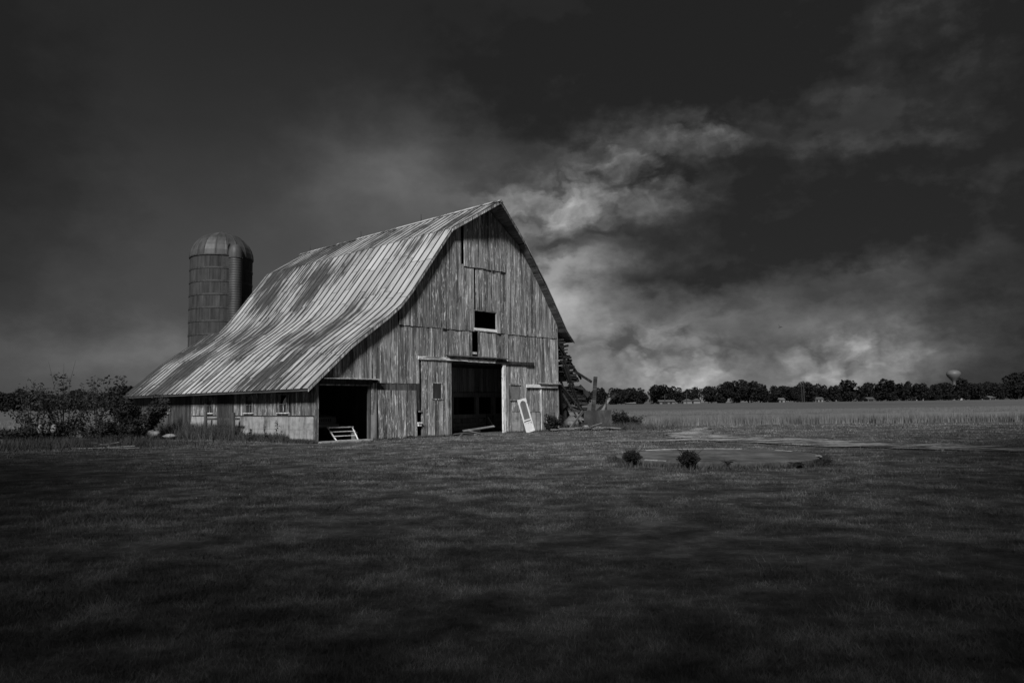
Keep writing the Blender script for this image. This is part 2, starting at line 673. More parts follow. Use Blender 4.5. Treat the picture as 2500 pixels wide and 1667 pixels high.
def foliage(name, lo, hi, trans=0.25):
    t = NT(name)
    co = t.coords(None, 40.0)
    n1 = t.noise(co, (1, 1, 1), .9, 3, .6)
    n2 = t.noise(co, (1, 1, 1), 11.0, 2, .5)
    v = t.ramp(t.math('MULTIPLY_ADD', n1, .5, t.math('MULTIPLY', n2, .5)), [(.36, lo), (.64, hi)])
    t.color(v)
    t.set(.75, .2)
    tl = t.n.new('ShaderNodeBsdfTranslucent')
    t.l.new(v, tl.inputs[0])
    mx = t.n.new('ShaderNodeMixShader')
    mx.inputs[0].default_value = trans
    t.l.new(t.bsdf.outputs[0], mx.inputs[1])
    t.l.new(tl.outputs[0], mx.inputs[2])
    t.l.new(mx.outputs[0], t.out.inputs[0])
    return t.m


M_FARLEAF = foliage('treeline_leaf', .012, .028)
M_SHRUB = foliage('shrub_leaf', .025, .065)
M_DARKSHRUB = foliage('dark_shrub_leaf', .022, .05)
M_WEED = foliage('weed_leaf', .04, .13)
t = NT('bark')
t.color(t.ramp(t.noise(t.coords(), (1, 1, .2), 8.0, 4), [(.3, .02), (.7, .07)]))
M_BARK = t.set(.9, .1)

# lawn: soil sheet and blades share the same patchiness, read in world space
def patch_node(t):
    geo = t.n.new('ShaderNodeNewGeometry').outputs['Position']
    p1 = t.noise(geo, (.24, .26, 0), 1.0, 5, .6)
    p2 = t.noise(geo, (1.3, 1.4, 0), 1.0, 5, .65)
    p3 = t.noise(geo, (1, 1, 1), 9.0, 2, .5)
    a = t.math('MULTIPLY_ADD', p1, .3, t.math('MULTIPLY', p2, .7))
    return a, p3


t = NT('lawn_soil')
a, p3 = patch_node(t)
t.color(t.math('MULTIPLY', t.ramp(a, [(.40, .038), (.5, .075), (.60, .14)]), t.math('MULTIPLY_ADD', p3, .8, .6)))
t.bump(p3, .6, .05)
M_SOIL = t.set(.95, .1)

t = NT('lawn_blade')
a, p3 = patch_node(t)
gv = t.math('MULTIPLY', t.ramp(a, [(.40, .055), (.5, .12), (.59, .25)]), t.math('MULTIPLY_ADD', p3, 1.2, .4))
t.color(gv)
t.set(.8, .15)
M_BLADE = t.m

t = NT('wheat_stalk')
geo = t.n.new('ShaderNodeNewGeometry').outputs['Position']
n1 = t.noise(geo, (.5, .5, .5), 1.0, 4, .6)
n2 = t.noise(geo, (4, 4, .6), 1.0, 3, .6)
t.color(t.ramp(t.math('MULTIPLY_ADD', n1, .4, t.math('MULTIPLY', n2, .6)), [(.36, .08), (.64, .21)]))
M_WHEAT = t.set(.85, .15)

t = NT('wheat_canopy')
geo = t.n.new('ShaderNodeNewGeometry').outputs['Position']
n1 = t.noise(geo, (.02, .10, 0), 1.0, 5, .6)
n2 = t.noise(geo, (2, 2, 0), 1.0, 4, .7)
t.color(t.ramp(t.math('MULTIPLY_ADD', n1, .6, t.math('MULTIPLY', n2, .4)), [(.36, .07), (.64, .13)]))
t.bump(n2, .8, .1)
M_CANOPY = t.set(.9, .1)

t = NT('gravel_drive')
geo = t.n.new('ShaderNodeNewGeometry').outputs['Position']
n1 = t.noise(geo, (.6, 1.0, 0), 1.0, 5, .65)
n2 = t.noise(geo, (1, 1, 1), 9.0, 4, .7)
st = t.ramp(n2, [(.3, .14), (.5, .32), (.7, .5)])
an = t.n.new('ShaderNodeAttribute')
an.attribute_name = 'verge'
vg = t.math('MULTIPLY_ADD', an.outputs['Fac'], .10, t.math('ADD', n1, -.05))
n4 = t.noise(geo, (.9, 2.4, 0), 1.0, 6, .75)
gm = t.ramp(t.math('MULTIPLY_ADD', vg, .5, t.math('MULTIPLY', n4, .5)), [(.475, 0.0), (.535, 1.0)])
t.color(t.mix(.06, st, gm))
t.bump(n2, .8, .05)
M_GRAVEL = t.set(.95, .1)

t = NT('pale_stone')
t.color(t.ramp(t.noise(t.coords(), (1, 1, 1), 5.0, 4), [(.3, .16), (.7, .36)]))
M_STONE = t.set(.9, .2)
t = NT('house_siding')
t.color(t.math('MULTIPLY_ADD', t.rand(), .22, .10))
M_HOUSE = t.set(.8, .2)
t = NT('house_shingle')
t.color(t.math('MULTIPLY_ADD', t.rand(), .08, .06))
M_HROOF = t.set(.9, .1)
t = NT('dark_pane')
t.color(.03)
M_PANE = t.set(.2, .5)
t = NT('tower_paint')
t.color(.12)
M_TOWER = t.set(.5, .3)

# ------------------------------------------------------------------ ground


def gh(x, y):
    """height of the ground: gently bumpy lawn, a slow rise far out"""
    x = np.asarray(x, float)
    y = np.asarray(y, float)
    d = np.sqrt(x * x + y * y)
    bump = (fbm(x * .22 + 3, y * .28 + 8, 3) - .5) * .12 * sstep(2, 8, d) * (1 - sstep(26, 33, y)) * (1 - sstep(60, 90, np.abs(x)))
    return bump + .55 * sstep(70, 330, d)


def spaced(lo, hi, n, k):
    s = np.linspace(-1, 1, n)
    g = np.sinh(s * k) / math.sinh(k)
    return np.where(g < 0, -g * lo, g * hi)


gx = spaced(-3500, 3500, 240, 6.6)
gy = spaced(-1500, 4500, 280, 6.6) + 12
GX, GY = np.meshgrid(gx, gy)
GZ = gh(GX, GY)
nx, ny = len(gx), len(gy)
idx = np.arange(nx * ny).reshape(ny, nx)
faces = np.stack([idx[:-1, :-1], idx[:-1, 1:], idx[1:, 1:], idx[1:, :-1]], -1).reshape(-1, 4)
o = link('ground', fast_mesh('ground', np.stack([GX, GY, GZ], -1).reshape(-1, 3), faces, M_SOIL, True))
tag(o, kind='structure')

TH = math.atan2(.734, .679)
CU, SU = math.cos(TH), math.sin(TH)


def to_barn(x, y):
    dx, dy = x + 8.858, y - 33.70
    return dx * CU + dy * SU, -dx * SU + dy * CU


PAD_C = np.array([5.6, 20.9])
PAD_R = 2.75


# gravel drive: curving in from the right edge to the yard
def strip(name, pts, mat, lift, jag, seg=160):
    pts = np.array(pts, float)           # (x, y, halfwidth)
    tt = np.linspace(0, len(pts) - 1, seg)
    k = np.minimum(tt.astype(int), len(pts) - 2)
    f = (tt - k)[:, None]
    P0 = pts[np.maximum(k - 1, 0)]
    P1, P2 = pts[k], pts[k + 1]
    P3 = pts[np.minimum(k + 2, len(pts) - 1)]
    p = .5 * (2 * P1 + (P2 - P0) * f + (2 * P0 - 5 * P1 + 4 * P2 - P3) * f ** 2 + (3 * P1 - P0 - 3 * P2 + P3) * f ** 3)
    d = np.gradient(p[:, :2], axis=0)
    d /= np.linalg.norm(d, axis=1)[:, None]
    nrm = np.stack([-d[:, 1], d[:, 0]], -1)
    wl_ = p[:, 2] + (fbm(tt * 3.1, tt * 0 + 2, 3) - .5) * jag
    wr_ = p[:, 2] + (fbm(tt * 3.1, tt * 0 + 9, 3) - .5) * jag
    rows = []
    for q in np.linspace(0, 1, 9):
        xy = p[:, :2] + nrm * (wl_ * (1 - q) - wr_ * q)[:, None]
        rows.append(np.concatenate([xy, (gh(xy[:, 0], xy[:, 1]) + lift)[:, None]], 1))
    co_ = np.stack(rows, 1).reshape(-1, 3)
    ii = np.arange(seg * 9).reshape(seg, 9)
    fc = np.stack([ii[:-1, :-1], ii[1:, :-1], ii[1:, 1:], ii[:-1, 1:]], -1).reshape(-1, 4)
    me = fast_mesh(name, co_, fc, mat, True)
    at = me.attributes.new('verge', 'FLOAT', 'POINT')
    at.data.foreach_set('value', np.tile(1 - np.abs(np.linspace(-1, 1, 9)), seg).astype(np.float32))
    return link(name, me), p


drive, DR = strip('gravel_drive', [(24, 19.5, 1.2), (17.5, 22.4, 1.3), (14, 25.8, 1.7), (11.4, 29.5, 2.0),
                                   (9.4, 33.0, 1.8), (9.0, 37.5, 1.4), (10.4, 42.5, .9), (11.8, 47, .5)], M_GRAVEL, .03, 1.5)
tag(drive, 'pale gravel drive curving in from the right past the round slab', 'drive', kind='structure')
spur, SP = strip('gravel_path', [(10.2, 31.8, .9), (7.6, 32.2, .8), (5.2, 32.0, .6), (3.4, 32.6, .25)], M_GRAVEL, .036, .9, 60)
tag(spur, 'thin gravel strip running from the drive towards the barn', 'path', kind='structure')


def near_drive(x, y):
    d = np.full(len(x), 99.)
    for arr in (DR[::4], SP[::4]):
        for px_, py_, hw in arr:
            d = np.minimum(d, np.hypot(x - px_, y - py_) - hw)
    return d


# ------------------------------------------------------------------ barn shell
PL = [(10.9, 12.97), (8.1, 11.13), (6.5, 9.03), (5.3, 7.45), (4.62, 6.68), (3.8, 6.02), (1.68, 4.5), (-.64, 2.44)]
PR = [(10.9, 12.97), (13.68, 11.17), (15.5, 8.95), (17.5, 6.15), (18.2, 5.5)]


def roof_z(u):
    pts = sorted(PL + PR[1:])
    return float(np.interp(u, [p[0] for p in pts], [p[1] for p in pts]))


def top_z(u):
    return roof_z(u) - .13


def plank(parent, u0, u1, zb, zt, vv, mat, th=.026, jit=.012, bottom_jit=.02, name='plank', lean=0.0):
    """vertical board on the gable; zb and zt may be functions of u"""
    b = zb if callable(zb) else (lambda u_: zb)
    tp = zt if callable(zt) else (lambda u_: zt)
    j = random.uniform(-jit, jit)
    bj = random.uniform(-bottom_jit, bottom_jit)
    v0, v1 = vv + j - th, vv + j
    lz = lean * (tp(u0) - b(u0))
    a0, a1 = b(u0) + bj, b(u1) + bj + random.uniform(-.008, .008)
    c0, c1 = tp(u0), tp(u1)
    sk = random.uniform(-.006, .006)
    if random.random() < .06:
        lz += random.uniform(.03, .07)
    mb = MB().hexa([(u0, v0 - lz, a0), (u1, v0 - lz, a1), (u1, v1 - lz, a1), (u0, v1 - lz, a0),
                    (u0 + sk, v0, c0), (u1 + sk, v0, c1), (u1 + sk, v1, c1), (u0 + sk, v1, c0)])
    return mb.build(name, mat, parent)


def boards(parent, u0, u1, zb, zt, vv, mat, w=.24, gap=.007, **kw):
    n = max(1, round((u1 - u0) / w))
    cuts = [u0 + (u1 - u0) * (k + (random.uniform(-.18, .18) if 0 < k < n else 0)) / n for k in range(n + 1)]
    for k in range(n):
        plank(parent, cuts[k] + gap / 2, cuts[k + 1] - gap / 2, zb, zt, vv, mat, **kw)


FW = empty('front_wall', BARN)
S = M_SIDING
# upper tier above the long seam, lapping over the lower one
boards(FW, 4.66, 8.98, 5.68, top_z, -.03, S)
boards(FW, 8.98, 9.93, 5.68, lambda u_: min(9.32, top_z(u_)), -.03, S)
boards(FW, 10.07, 11.70, 6.86, 9.32, -.03, S)
boards(FW, 11.70, 12.50, 5.68, 9.32, -.03, S)
boards(FW, 12.50, 17.10, 5.68, top_z, -.03, S)
# lower tier
boards(FW, .06, 3.28, 2.92, top_z, 0, S)
boards(FW, 3.28, 4.64, 2.74, top_z, 0, S)
boards(FW, 4.64, 6.02, 2.74, 5.74, 0, S)
boards(FW, 6.02, 9.78, 4.10, 5.74, 0, S)
plank(FW, 10.22, 10.36, 4.25, 5.74, -.02, S)
boards(FW, 10.42, 12.42, 4.10, 5.74, 0, S)
boards(FW, 12.42, 14.80, 3.98, 5.74, 0, S)
boards(FW, 14.80, 17.10, 2.70, 5.74, 0, S)
boards(FW, 14.22, 14.80, 2.70, 3.98, 0, S)
boards(FW, 15.56, 17.10, .05, 2.70, 0, S, bottom_jit=.05)
# band and the bulging lower boards left of the sliding door
boards(FW, 3.34, 5.84, 2.36, 2.76, .01, M_BOARDED, w=.5)
boards(FW, 3.36, 5.80, lambda u_: .06 + .03 * math.sin(u_ * 5), 2.40, -.04, S, jit=.02, bottom_jit=.05, lean=.035)
boards(FW, 5.84, 6.04, 1.35, 2.74, .0, M_BOARDED, w=.2)
# behind the right hand door: plain panels set low in the wall
mb = MB().box((14.42, -.012, .03), (15.42, .012, 1.2))
mb.build('panel', M_CONC, FW)
boards(FW, 14.24, 15.46, 1.2, 2.70, 0, S)
plank(FW, 15.46, 15.56, .03, 2.68, -.03, M_PALEPOST)
# girts that carry the boards, inside the wall
mb = MB()
for z in (4.0, 5.7, 7.2, 9.3, 10.6):
    h = [x for x in np.arange(.1, 17.1, .1) if roof_z(x) > z + .3]
    lo_, hi_ = min(h), max(h)
    if z in (7.2,):
        mb.box((lo_, .03, z - .06), (9.9, .13, z + .06)).box((11.75, .03, z - .06), (hi_, .13, z + .06))
    else:
        mb.box((lo_, .03, z - .06), (hi_, .13, z + .06))
mb.build('girt', M_DARKWOOD, FW)
# corner boards and jambs
MB().box((-.06, -.05, .02), (.10, .08, 2.85)).build('corner_board', M_SIDING, FW)
MB().box((17.10, -.045, .05), (17.2, .12, 6.5)).build('corner_board', M_SIDING, FW)
MB().box((2.86, -.02, .05), (3.02, .10, 2.68)).build('door_jamb', M_DARKWOOD, FW)
MB().box((3.03, -.03, 1.2), (3.33, .0, 2.74)).build('door_jamb', M_SIDING, FW)
mb = MB()
mb.lathe([(.20, .03), (.20, 1.22)], 12, R(180), R(360), (3.19, .04))
o = mb.build('sheet_metal_wrap', M_GALV, FW, True)
# seam battens of the hay door gap and the small sill under the loft opening
MB().box((9.9, -.075, 5.72), (11.78, -.035, 5.88)).build('sill', M_PALEWOOD, FW)
for a, b in (((9.90, -.05, 5.88), (9.97, .02, 6.84)), ((11.69, -.05, 5.88), (11.76, .02, 6.84)), ((9.93, -.05, 6.83), (11.74, .02, 6.89))):
    MB().box(a, b).build('loft_window_trim', M_SIDING, FW)
MB().box((9.94, .0, 8.0), (10.06, .03, 8.1)).build('batten', M_DARKWOOD, FW)
MB().box((9.80, .02, 4.42), (10.2, .06, 4.55)).build('batten', M_PALEWOOD, FW)

# hay door high in the gable
HD = empty('hay_door', BARN)
boards(HD, 9.14, 12.45, lambda u_: 9.22 + .015 * (u_ - 9.1), lambda u_: top_z(u_) - .02, -.085, S, w=.23, jit=.012)

# tracks and little roofs over the doors
tr_ = empty('door_track', BARN)
MB().box((5.85, -.19, 3.99), (9.3, -.10, 4.15)).build('track_board', M_PALEWOOD, tr_)
MB().box((9.31, -.18, 3.96), (11.45, -.10, 4.12)).build('track_board', M_PALEWOOD, tr_)
MB().box((11.46, -.17, 3.95), (14.78, -.10, 4.10)).build('track_board', M_BOARDED, tr_)
MB().hexa([(7.85, -.30, 4.20), (12.42, -.30, 4.20), (12.42, -.02, 4.27), (7.85, -.02, 4.27),
           (7.85, -.30, 4.235), (12.42, -.30, 4.235), (12.42, -.02, 4.31), (7.85, -.02, 4.31)]).build('track_cover', M_BOARDED, tr_)
for k in range(7):
    u_ = 8.3 + k * .62
    MB().box((u_, -.17, 4.11), (u_ + .05, -.03, 4.20)).build('bracket', M_IRON, tr_)
tr2 = empty('side_door_track', BARN)
MB().box((14.15, -.14, 2.62), (17.02, -.05, 2.80)).build('track_board', M_PALEWOOD, tr2)
MB().hexa([(15.25, -.25, 2.84), (17.28, -.25, 2.82), (17.28, -.04, 2.87), (15.25, -.04, 2.89),
           (15.25, -.25, 2.87), (17.28, -.25, 2.85), (17.28, -.04, 2.90), (15.25, -.04, 2.92)]).build('track_cover', M_SIDING, tr2)
tr3 = empty('shed_header', BARN)
MB().box((.10, -.10, 2.66), (3.05, .05, 2.90)).build('header_beam', M_BOARDED, tr3)
MB().hexa([(.02, -.34, 2.90), (3.35, -.34, 2.88), (3.35, -.03, 2.93), (.02, -.03, 2.95),
           (.02, -.34, 2.925), (3.35, -.34, 2.905), (3.35, -.03, 2.955), (.02, -.03, 2.975)]).build('header_cover', M_SIDING, tr3)
MB().box((.10, -.125, 2.60), (2.86, -.03, 2.66)).build('header_edge', M_SIDING, tr3)
MB().box((.12, -.25, .0), (2.95, .18, .07)).build('threshold', M_CONC, tr3)

# sliding door standing open on its track, left of the big opening
SD = empty('sliding_door', BARN)
boards(SD, 6.06, 8.17, lambda u_: .08 + .02 * math.sin(u_ * 7), 3.96, -.09, S, w=.235, bottom_jit=.03)
for a, b in (((6.78, -.15, 2.76), (7.50, -.117, 2.83)), ((6.80, -.15, 1.92), (7.56, -.117, 1.98)), ((6.76, -.15, 1.98), (6.82, -.117, 2.76)),
             ((7.42, -.15, 1.98), (7.48, -.117, 2.76))):
    MB().box(a, b).build('trim', S, SD)
MB().box((6.84, -.128, 1.99), (7.41, -.117, 2.75)).build('boarded_window', M_DARKWOOD, SD)
MB().box((6.10, -.055, .5), (8.1, -.02, .66)).box((6.10, -.055, 3.3), (8.1, -.02, 3.46)).build('ledge', M_DARKWOOD, SD)
bs = empty('guide_block', BARN)
MB().box((5.80, -.26, .72), (6.06, -.09, .80)).build('block', M_PALEPOST, bs)
MB().box((5.82, -.22, .60), (6.0, -.08, .715)).build('block', M_PALEPOST, bs)
MB().box((5.90, -.18, 1.30), (6.08, -.08, 1.37)).build('block', M_SIDING, bs)
# post of the big opening, door right of it
MB().box((12.16, -.12, .04), (12.36, .02, 3.98)).build('door_post', M_PALEPOST, BARN)
RD = empty('right_door', BARN)
boards(RD, 12.38, 12.90, .06, 3.95, -.05, S)
boards(RD, 12.90, 13.62, 1.22, 3.95, -.05, S)
boards(RD, 13.62, 14.22, .06, 3.95, -.05, S)
MB().box((12.91, -.062, .05), (13.61, -.04, 1.21)).build('panel', M_CONC, RD)
for a, b in (((12.70, -.13, 2.74), (13.62, -.08, 2.82)), ((12.72, -.14, 1.86), (13.56, -.08, 1.94)), ((12.72, -.11, 1.95), (12.80, -.08, 2.73)),
             ((13.48, -.11, 1.95), (13.55, -.08, 2.73))):
    MB().box(a, b).build('trim', S, RD)
MB().box((12.81, -.088, 1.95), (13.47, -.078, 2.73)).build('boarded_window', M_GALV, RD)

# left side wall on its concrete footing
SW = empty('side_wall', BARN)


def splank(v0, v1, z0, z1, mat, off=0.0, nm='plank'):
    j = random.uniform(-.007, .007) + off
    MB().box((-.026 - j, v0, z0 + random.uniform(-.012, .012)), (0 - j, v1, z1)).build(nm, mat, SW)


WINS = [(2.40, 3.20), (5.66, 6.46), (10.05, 10.82), (15.70, 16.40)]
cuts = [.11]
while cuts[-1] < 20.9:
    cuts.append(cuts[-1] + random.uniform(.19, .29))
for a, b in zip(cuts[:-1], cuts[1:]):
    a2, b2 = a + .003, b - .003
    if b > 7.86 and a < 9.36:
        if a > 7.7 and b < 9.5:
            continue
    mid = (a + b) / 2
    zb = 1.20 if mid < 12.4 else random.uniform(.1, .3)
    w = [q for q in WINS if b > q[0] - .02 and a < q[1] + .02]
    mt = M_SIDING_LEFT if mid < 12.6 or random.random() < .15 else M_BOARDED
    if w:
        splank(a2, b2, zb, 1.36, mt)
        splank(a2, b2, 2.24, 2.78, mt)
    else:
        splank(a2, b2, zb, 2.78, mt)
for k in range(6):                                     # boarded door of dark planks
    splank(7.88 + k * .25, 8.12 + k * .25, .12, 2.36, M_BOARDED, .03)
MB().box((-.05, 7.78, .15), (.0, 7.87, 2.4)).build('door_trim', M_DARKWOOD, SW)
MB().box((-.05, 9.39, .15), (.0, 9.47, 2.4)).build('door_trim', M_DARKWOOD, SW)
mb = MB()
mb.box((-.07, .12, -.3), (.14, 7.77, 1.22)).box((-.07, 9.48, -.3), (.14, 12.42, 1.22))
mb.build('footing', M_CONC, SW)
MB().box((-.075, .30, .585), (-.066, 6.6, .598)).build('pour_joint', M_STONE, SW)
MB().box((-.10, .05, 1.215), (.02, 7.77, 1.245)).build('drip_board', M_DARKWOOD_Y, SW)
MB().box((-.10, 9.48, 1.215), (.02, 12.45, 1.245)).build('drip_board', M_DARKWOOD_Y, SW)
for i, (a, b) in enumerate(WINS):
    wi = empty('window', BARN)
    mb = MB()
    mb.box((-.07, a - .03, 1.38), (.05, a + .07, 2.20)).box((-.07, b - .07, 1.38), (.05, b + .03, 2.20))
    mb.box((-.09, a - .10, 2.2), (.04, b + .10, 2.29))
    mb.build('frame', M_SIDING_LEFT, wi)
    MB().box((-.11, a - .08, 1.33), (.04, b + .08, 1.38)).build('sill', M_PALEPOST, wi)
    mb = MB()
    mb.box((-.02, a + .07, 1.76), (.02, b - .07, 1.80))
    mb.box((-.02, (a + b) / 2 - .015, 1.40), (.02, (a + b) / 2 + .015, 1.76))
    mb.build('muntin', M_SIDING_LEFT, wi)
    # panes: the nearest window has one broken away at a corner
    if i == 0:
        MB().add([(-.004, a + .08, 1.80), (-.004, b - .3, 1.80), (-.004, b - .45, 2.0), (-.004, a + .08, 2.18)], [(0, 1, 2, 3)]).build('pane', M_GLASS, wi)
    else:
        MB().box((-.006, a + .08, 1.80), (.0, b - .08, 2.19)).build('pane', M_GLASS, wi)
    MB().box((-.006, a + .08, 1.39), (.0, b - .08, 1.76)).build('pane', M_GLASS, wi)

# rear, partition and right walls, loft floor and timbers
mb = MB()
pts = [(4.64, 0)] + [(u_, z - .16) for u_, z in reversed(PL[:5])] + [(u_, z - .16) for u_, z in PR[1:3]] + [(17.1, 6.5), (17.1, 0)]
n = len(pts)
mb.add([(a, 18.9, b) for a, b in pts] + [(a, 18.95, b) for a, b in pts],
       [tuple(range(n)), tuple(range(2 * n - 1, n - 1, -1))] + [(k, (k + 1) % n, n + (k + 1) % n, n + k) for k in range(n)])
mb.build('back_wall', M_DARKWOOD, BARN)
pts = [(0, 0), (0, 2.75), (1.68, 4.34), (4.62, 6.5), (4.62, 0)]
n = len(pts)
MB().add([(a, 20.85, b) for a, b in pts] + [(a, 20.9, b) for a, b in pts],
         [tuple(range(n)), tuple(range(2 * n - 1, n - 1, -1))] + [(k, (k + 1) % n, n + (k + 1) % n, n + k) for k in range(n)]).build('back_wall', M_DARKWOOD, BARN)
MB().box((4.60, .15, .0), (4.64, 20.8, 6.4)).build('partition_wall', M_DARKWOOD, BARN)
LF = empty('loft', BARN)
for k in range(18):
    MB().box((4.7, .2 + k * 1.03, 4.16), (17.0, 1.20 + k * 1.03, 4.2)).build('floor_board', M_DARKWOOD, LF)
for k in range(12):
    MB().beam((4.7, .6 + k * 1.5, 4.02), (17.0, .6 + k * 1.5, 4.02), .12, .26).build('joist', M_DARKWOOD, LF)
TF = empty('timber_frame', BARN)
for vv in (.25, 4.3, 8.6, 13, 18.5):
    for u_ in (4.85, 8.2, 12.6, 16.9):
        if vv < 1 and u_ in (8.2, 12.6):
            continue
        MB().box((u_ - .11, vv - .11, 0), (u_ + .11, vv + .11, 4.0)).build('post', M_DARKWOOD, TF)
IW = empty('stall_wall', BARN)                          # stalls seen through the big opening
for k in range(26):
    u_ = 10.4 + k * .25
    MB().box((u_, 4.0, 2.42), (u_ + .235, 4.03, 3.95)).build('plank', M_INNER, IW)
MB().box((8.4, 3.9, 2.12), (16.9, 4.1, 2.40)).build('beam', M_INNER, IW)
for u_ in (11.9, 14.05, 15.55, 16.5):
    MB().box((u_ - .13, 3.92, 0), (u_ + .13, 4.12, 2.12)).build('post', M_INNER, IW)
for k in range(4):
    MB().box((11.0, 3.88, .05 + k * .26), (16.9, 3.92, .29 + k * .26)).build('plank', M_INNER, IW)
MB().box((14.72, 3.78, .0), (15.38, 3.86, .98)).build('stall_gate', M_SIDING, IW)
MB().beam((14.8, 3.75, .85), (15.3, 3.75, .25), .05, .06).build('gate_brace', M_PALEPOST, IW)
RWl = empty('right_wall', BARN)                         # slatted crib wall on the ruined side
for k in range(24):
    z = .12 + k * .17
    MB().box((17.02, .25, z), (17.05, 18.8, z + .12)).build('slat', M_DARKWOOD_Y, RWl)
MB().box((16.97, .25, 0), (17.01, 18.8, 6.5)).build('lining', M_DARKWOOD, RWl)

# ------------------------------------------------------------------ roof
RF = empty('roof', BARN)


def path(pts):
    p = np.array(pts, float)
    s = np.concatenate([[0], np.cumsum(np.linalg.norm(np.diff(p, axis=0), axis=1))])
    return p, s


def path_at(p, s, q):
    return np.array([np.interp(q, s, p[:, 0]), np.interp(q, s, p[:, 1])])


def panel(pp, ss, s0, s1, va, vb, mat, name='panel', va_end=None):
    """ribbed roofing sheet lying on the slope between s0 and s1"""
    qs = [s0] + [q for q in ss if s0 + .05 < q < s1 - .05] + [s1]
    nrm = []
    rows = []
    lift = random.uniform(0, .008)
    for i, q in enumerate(qs):
        a = path_at(pp, ss, max(q - .04, 0))
        b = path_at(pp, ss, min(q + .04, ss[-1]))
        d = (b - a) / np.linalg.norm(b - a)
        nn = np.array([d[1], -d[0]])
        if nn[1] < 0:
            nn = -nn
        c = path_at(pp, ss, q)
        w0 = va if va_end is None else va + (va_end - va) * (q - s0) / (s1 - s0)
        row = []
        for vv, h in ((w0, .0), (w0, .042), (w0 + .024, .042), (w0 + .028, .006), (vb - .028, .006), (vb - .024, .042), (vb, .042), (vb, .0)):
            x = c + nn * (h + lift)
            row.append((x[0], vv, x[1]))
        rows.append(row)
    V = [p for r_ in rows for p in r_]
    F = []
    for i in range(len(rows) - 1):
        for k in range(7):
            F.append((i * 8 + k, i * 8 + k + 1, (i + 1) * 8 + k + 1, (i + 1) * 8 + k))
    F.append(tuple(range(8)))
    F.append(tuple((len(rows) - 1) * 8 + k for k in range(7, -1, -1)))
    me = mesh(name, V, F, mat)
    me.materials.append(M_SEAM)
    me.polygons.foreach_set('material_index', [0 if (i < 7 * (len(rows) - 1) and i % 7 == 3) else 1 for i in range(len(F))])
    return link(name, me, RF)


pU, sU = path(PL[:2])
pLo, sLo = path(PL[1:])
S_KNEE2 = sLo[3]                                        # where the lean-to roof begins
STRIP = .62
vv = -.38
k = 0
while vv < 21.0:
    vb = min(vv + STRIP, 21.15)
    a, b = vv + .012, vb - .012
    if vb <= 19.3:
        if k > 0:
            cut = random.choice([.9, 1.3, 1.8, 2.2])
            panel(pU, sU, .02, cut, a, b, M_ROOF)
            panel(pU, sU, cut + .012, sU[-1] - .01, a, b, M_ROOF)
        else:                                           # first strip widens into the hay hood
            panel(pU, sU, .02, sU[-1] - .01, -1.27, b, M_ROOF, va_end=-.36)
        st = .015
    else:
        st = S_KNEE2
    laps = [st]
    q = st + random.uniform(1.0, 2.6)
    while q < sLo[-1] - .8:
        laps.append(q)
        q += random.uniform(2.2, 2.8)
    laps.append(sLo[-1])
    for q0, q1 in zip(laps[:-1], laps[1:]):
        panel(pLo, sLo, q0 + .012, q1 - .012, a, b, M_ROOF)
    vv = vb
    k += 1
# sheathing below the sheets


def deck(pts, v0, v1, off0, off1, mat, name, v0_top=None):
    p, s = path(pts)
    V, F = [], []
    for i in range(len(p)):
        a, b = p[max(i - 1, 0)], p[min(i + 1, len(p) - 1)]
        d = (b - a) / np.linalg.norm(b - a)
        nn = np.array([d[1], -d[0]])
        if nn[1] < 0:
            nn = -nn
        f = s[i] / s[-1]
        w0 = v0 if v0_top is None else v0_top + (v0 - v0_top) * f
        for h in (off0, off1):
            x = p[i] + nn * h
            V += [(x[0], w0, x[1]), (x[0], v1, x[1])]
    for i in range(len(p) - 1):
        j = i * 4
        m = j + 4
        F += [(j, j + 1, m + 1, m), (j + 2, m + 2, m + 3, j + 3), (j, m, m + 2, j + 2), (j + 1, j + 3, m + 3, m + 1)]
    F += [(0, 2, 3, 1), (len(V) - 4, len(V) - 3, len(V) - 1, len(V) - 2)]
    return link(name, mesh(name, V, F, mat), RF)


deck(PL[:2], -.34, 19.25, -.045, -.008, M_SHEATH, 'sheathing', -1.24)
deck(PL[1:5], -.34, 19.25, -.045, -.008, M_SHEATH, 'sheathing')
deck(PL[4:], -.34, 21.1, -.045, -.008, M_SHEATH, 'sheathing')
deck(PR[:2], -.54, 19.25, -.045, -.008, M_SHEATH, 'sheathing', -1.24)
deck(PR[1:], -.54, 19.25, -.045, -.008, M_SHEATH, 'sheathing')
# right slope metal, mostly out of sight
deck(PR[:2], -.58, 19.3, .0, .03, M_ROOF, 'right_slope_metal', -1.28)
deck(PR[1:], -.58, 19.3, .0, .03, M_ROOF, 'right_slope_metal')
# ridge cap
MB().add([(10.7, -1.30, 12.90), (10.9, -1.30, 13.05), (11.1, -1.30, 12.90), (10.7, 19.32, 12.90), (10.9, 19.32, 13.05), (11.1, 19.32, 12.90)],
         [(0, 1, 4, 3), (1, 2, 5, 4), (0, 2, 1), (3, 4, 5)]).build('ridge_cap', M_ROOF, RF)
# rake boards along the left edge, hood edges and the right edge


def rake(p0, p1, v0, v1, depth, mat, th=.035):
    (a, za), (b, zb_) = p0, p1
    MB().hexa([(a, v0 - th, za - depth), (b, v1 - th, zb_ - depth), (b, v1, zb_ - depth), (a, v0, za - depth),
               (a, v0 - th, za - .01), (b, v1 - th, zb_ - .01), (b, v1, zb_ - .01), (a, v0, za - .01)]).build('rake_board', mat, RF)


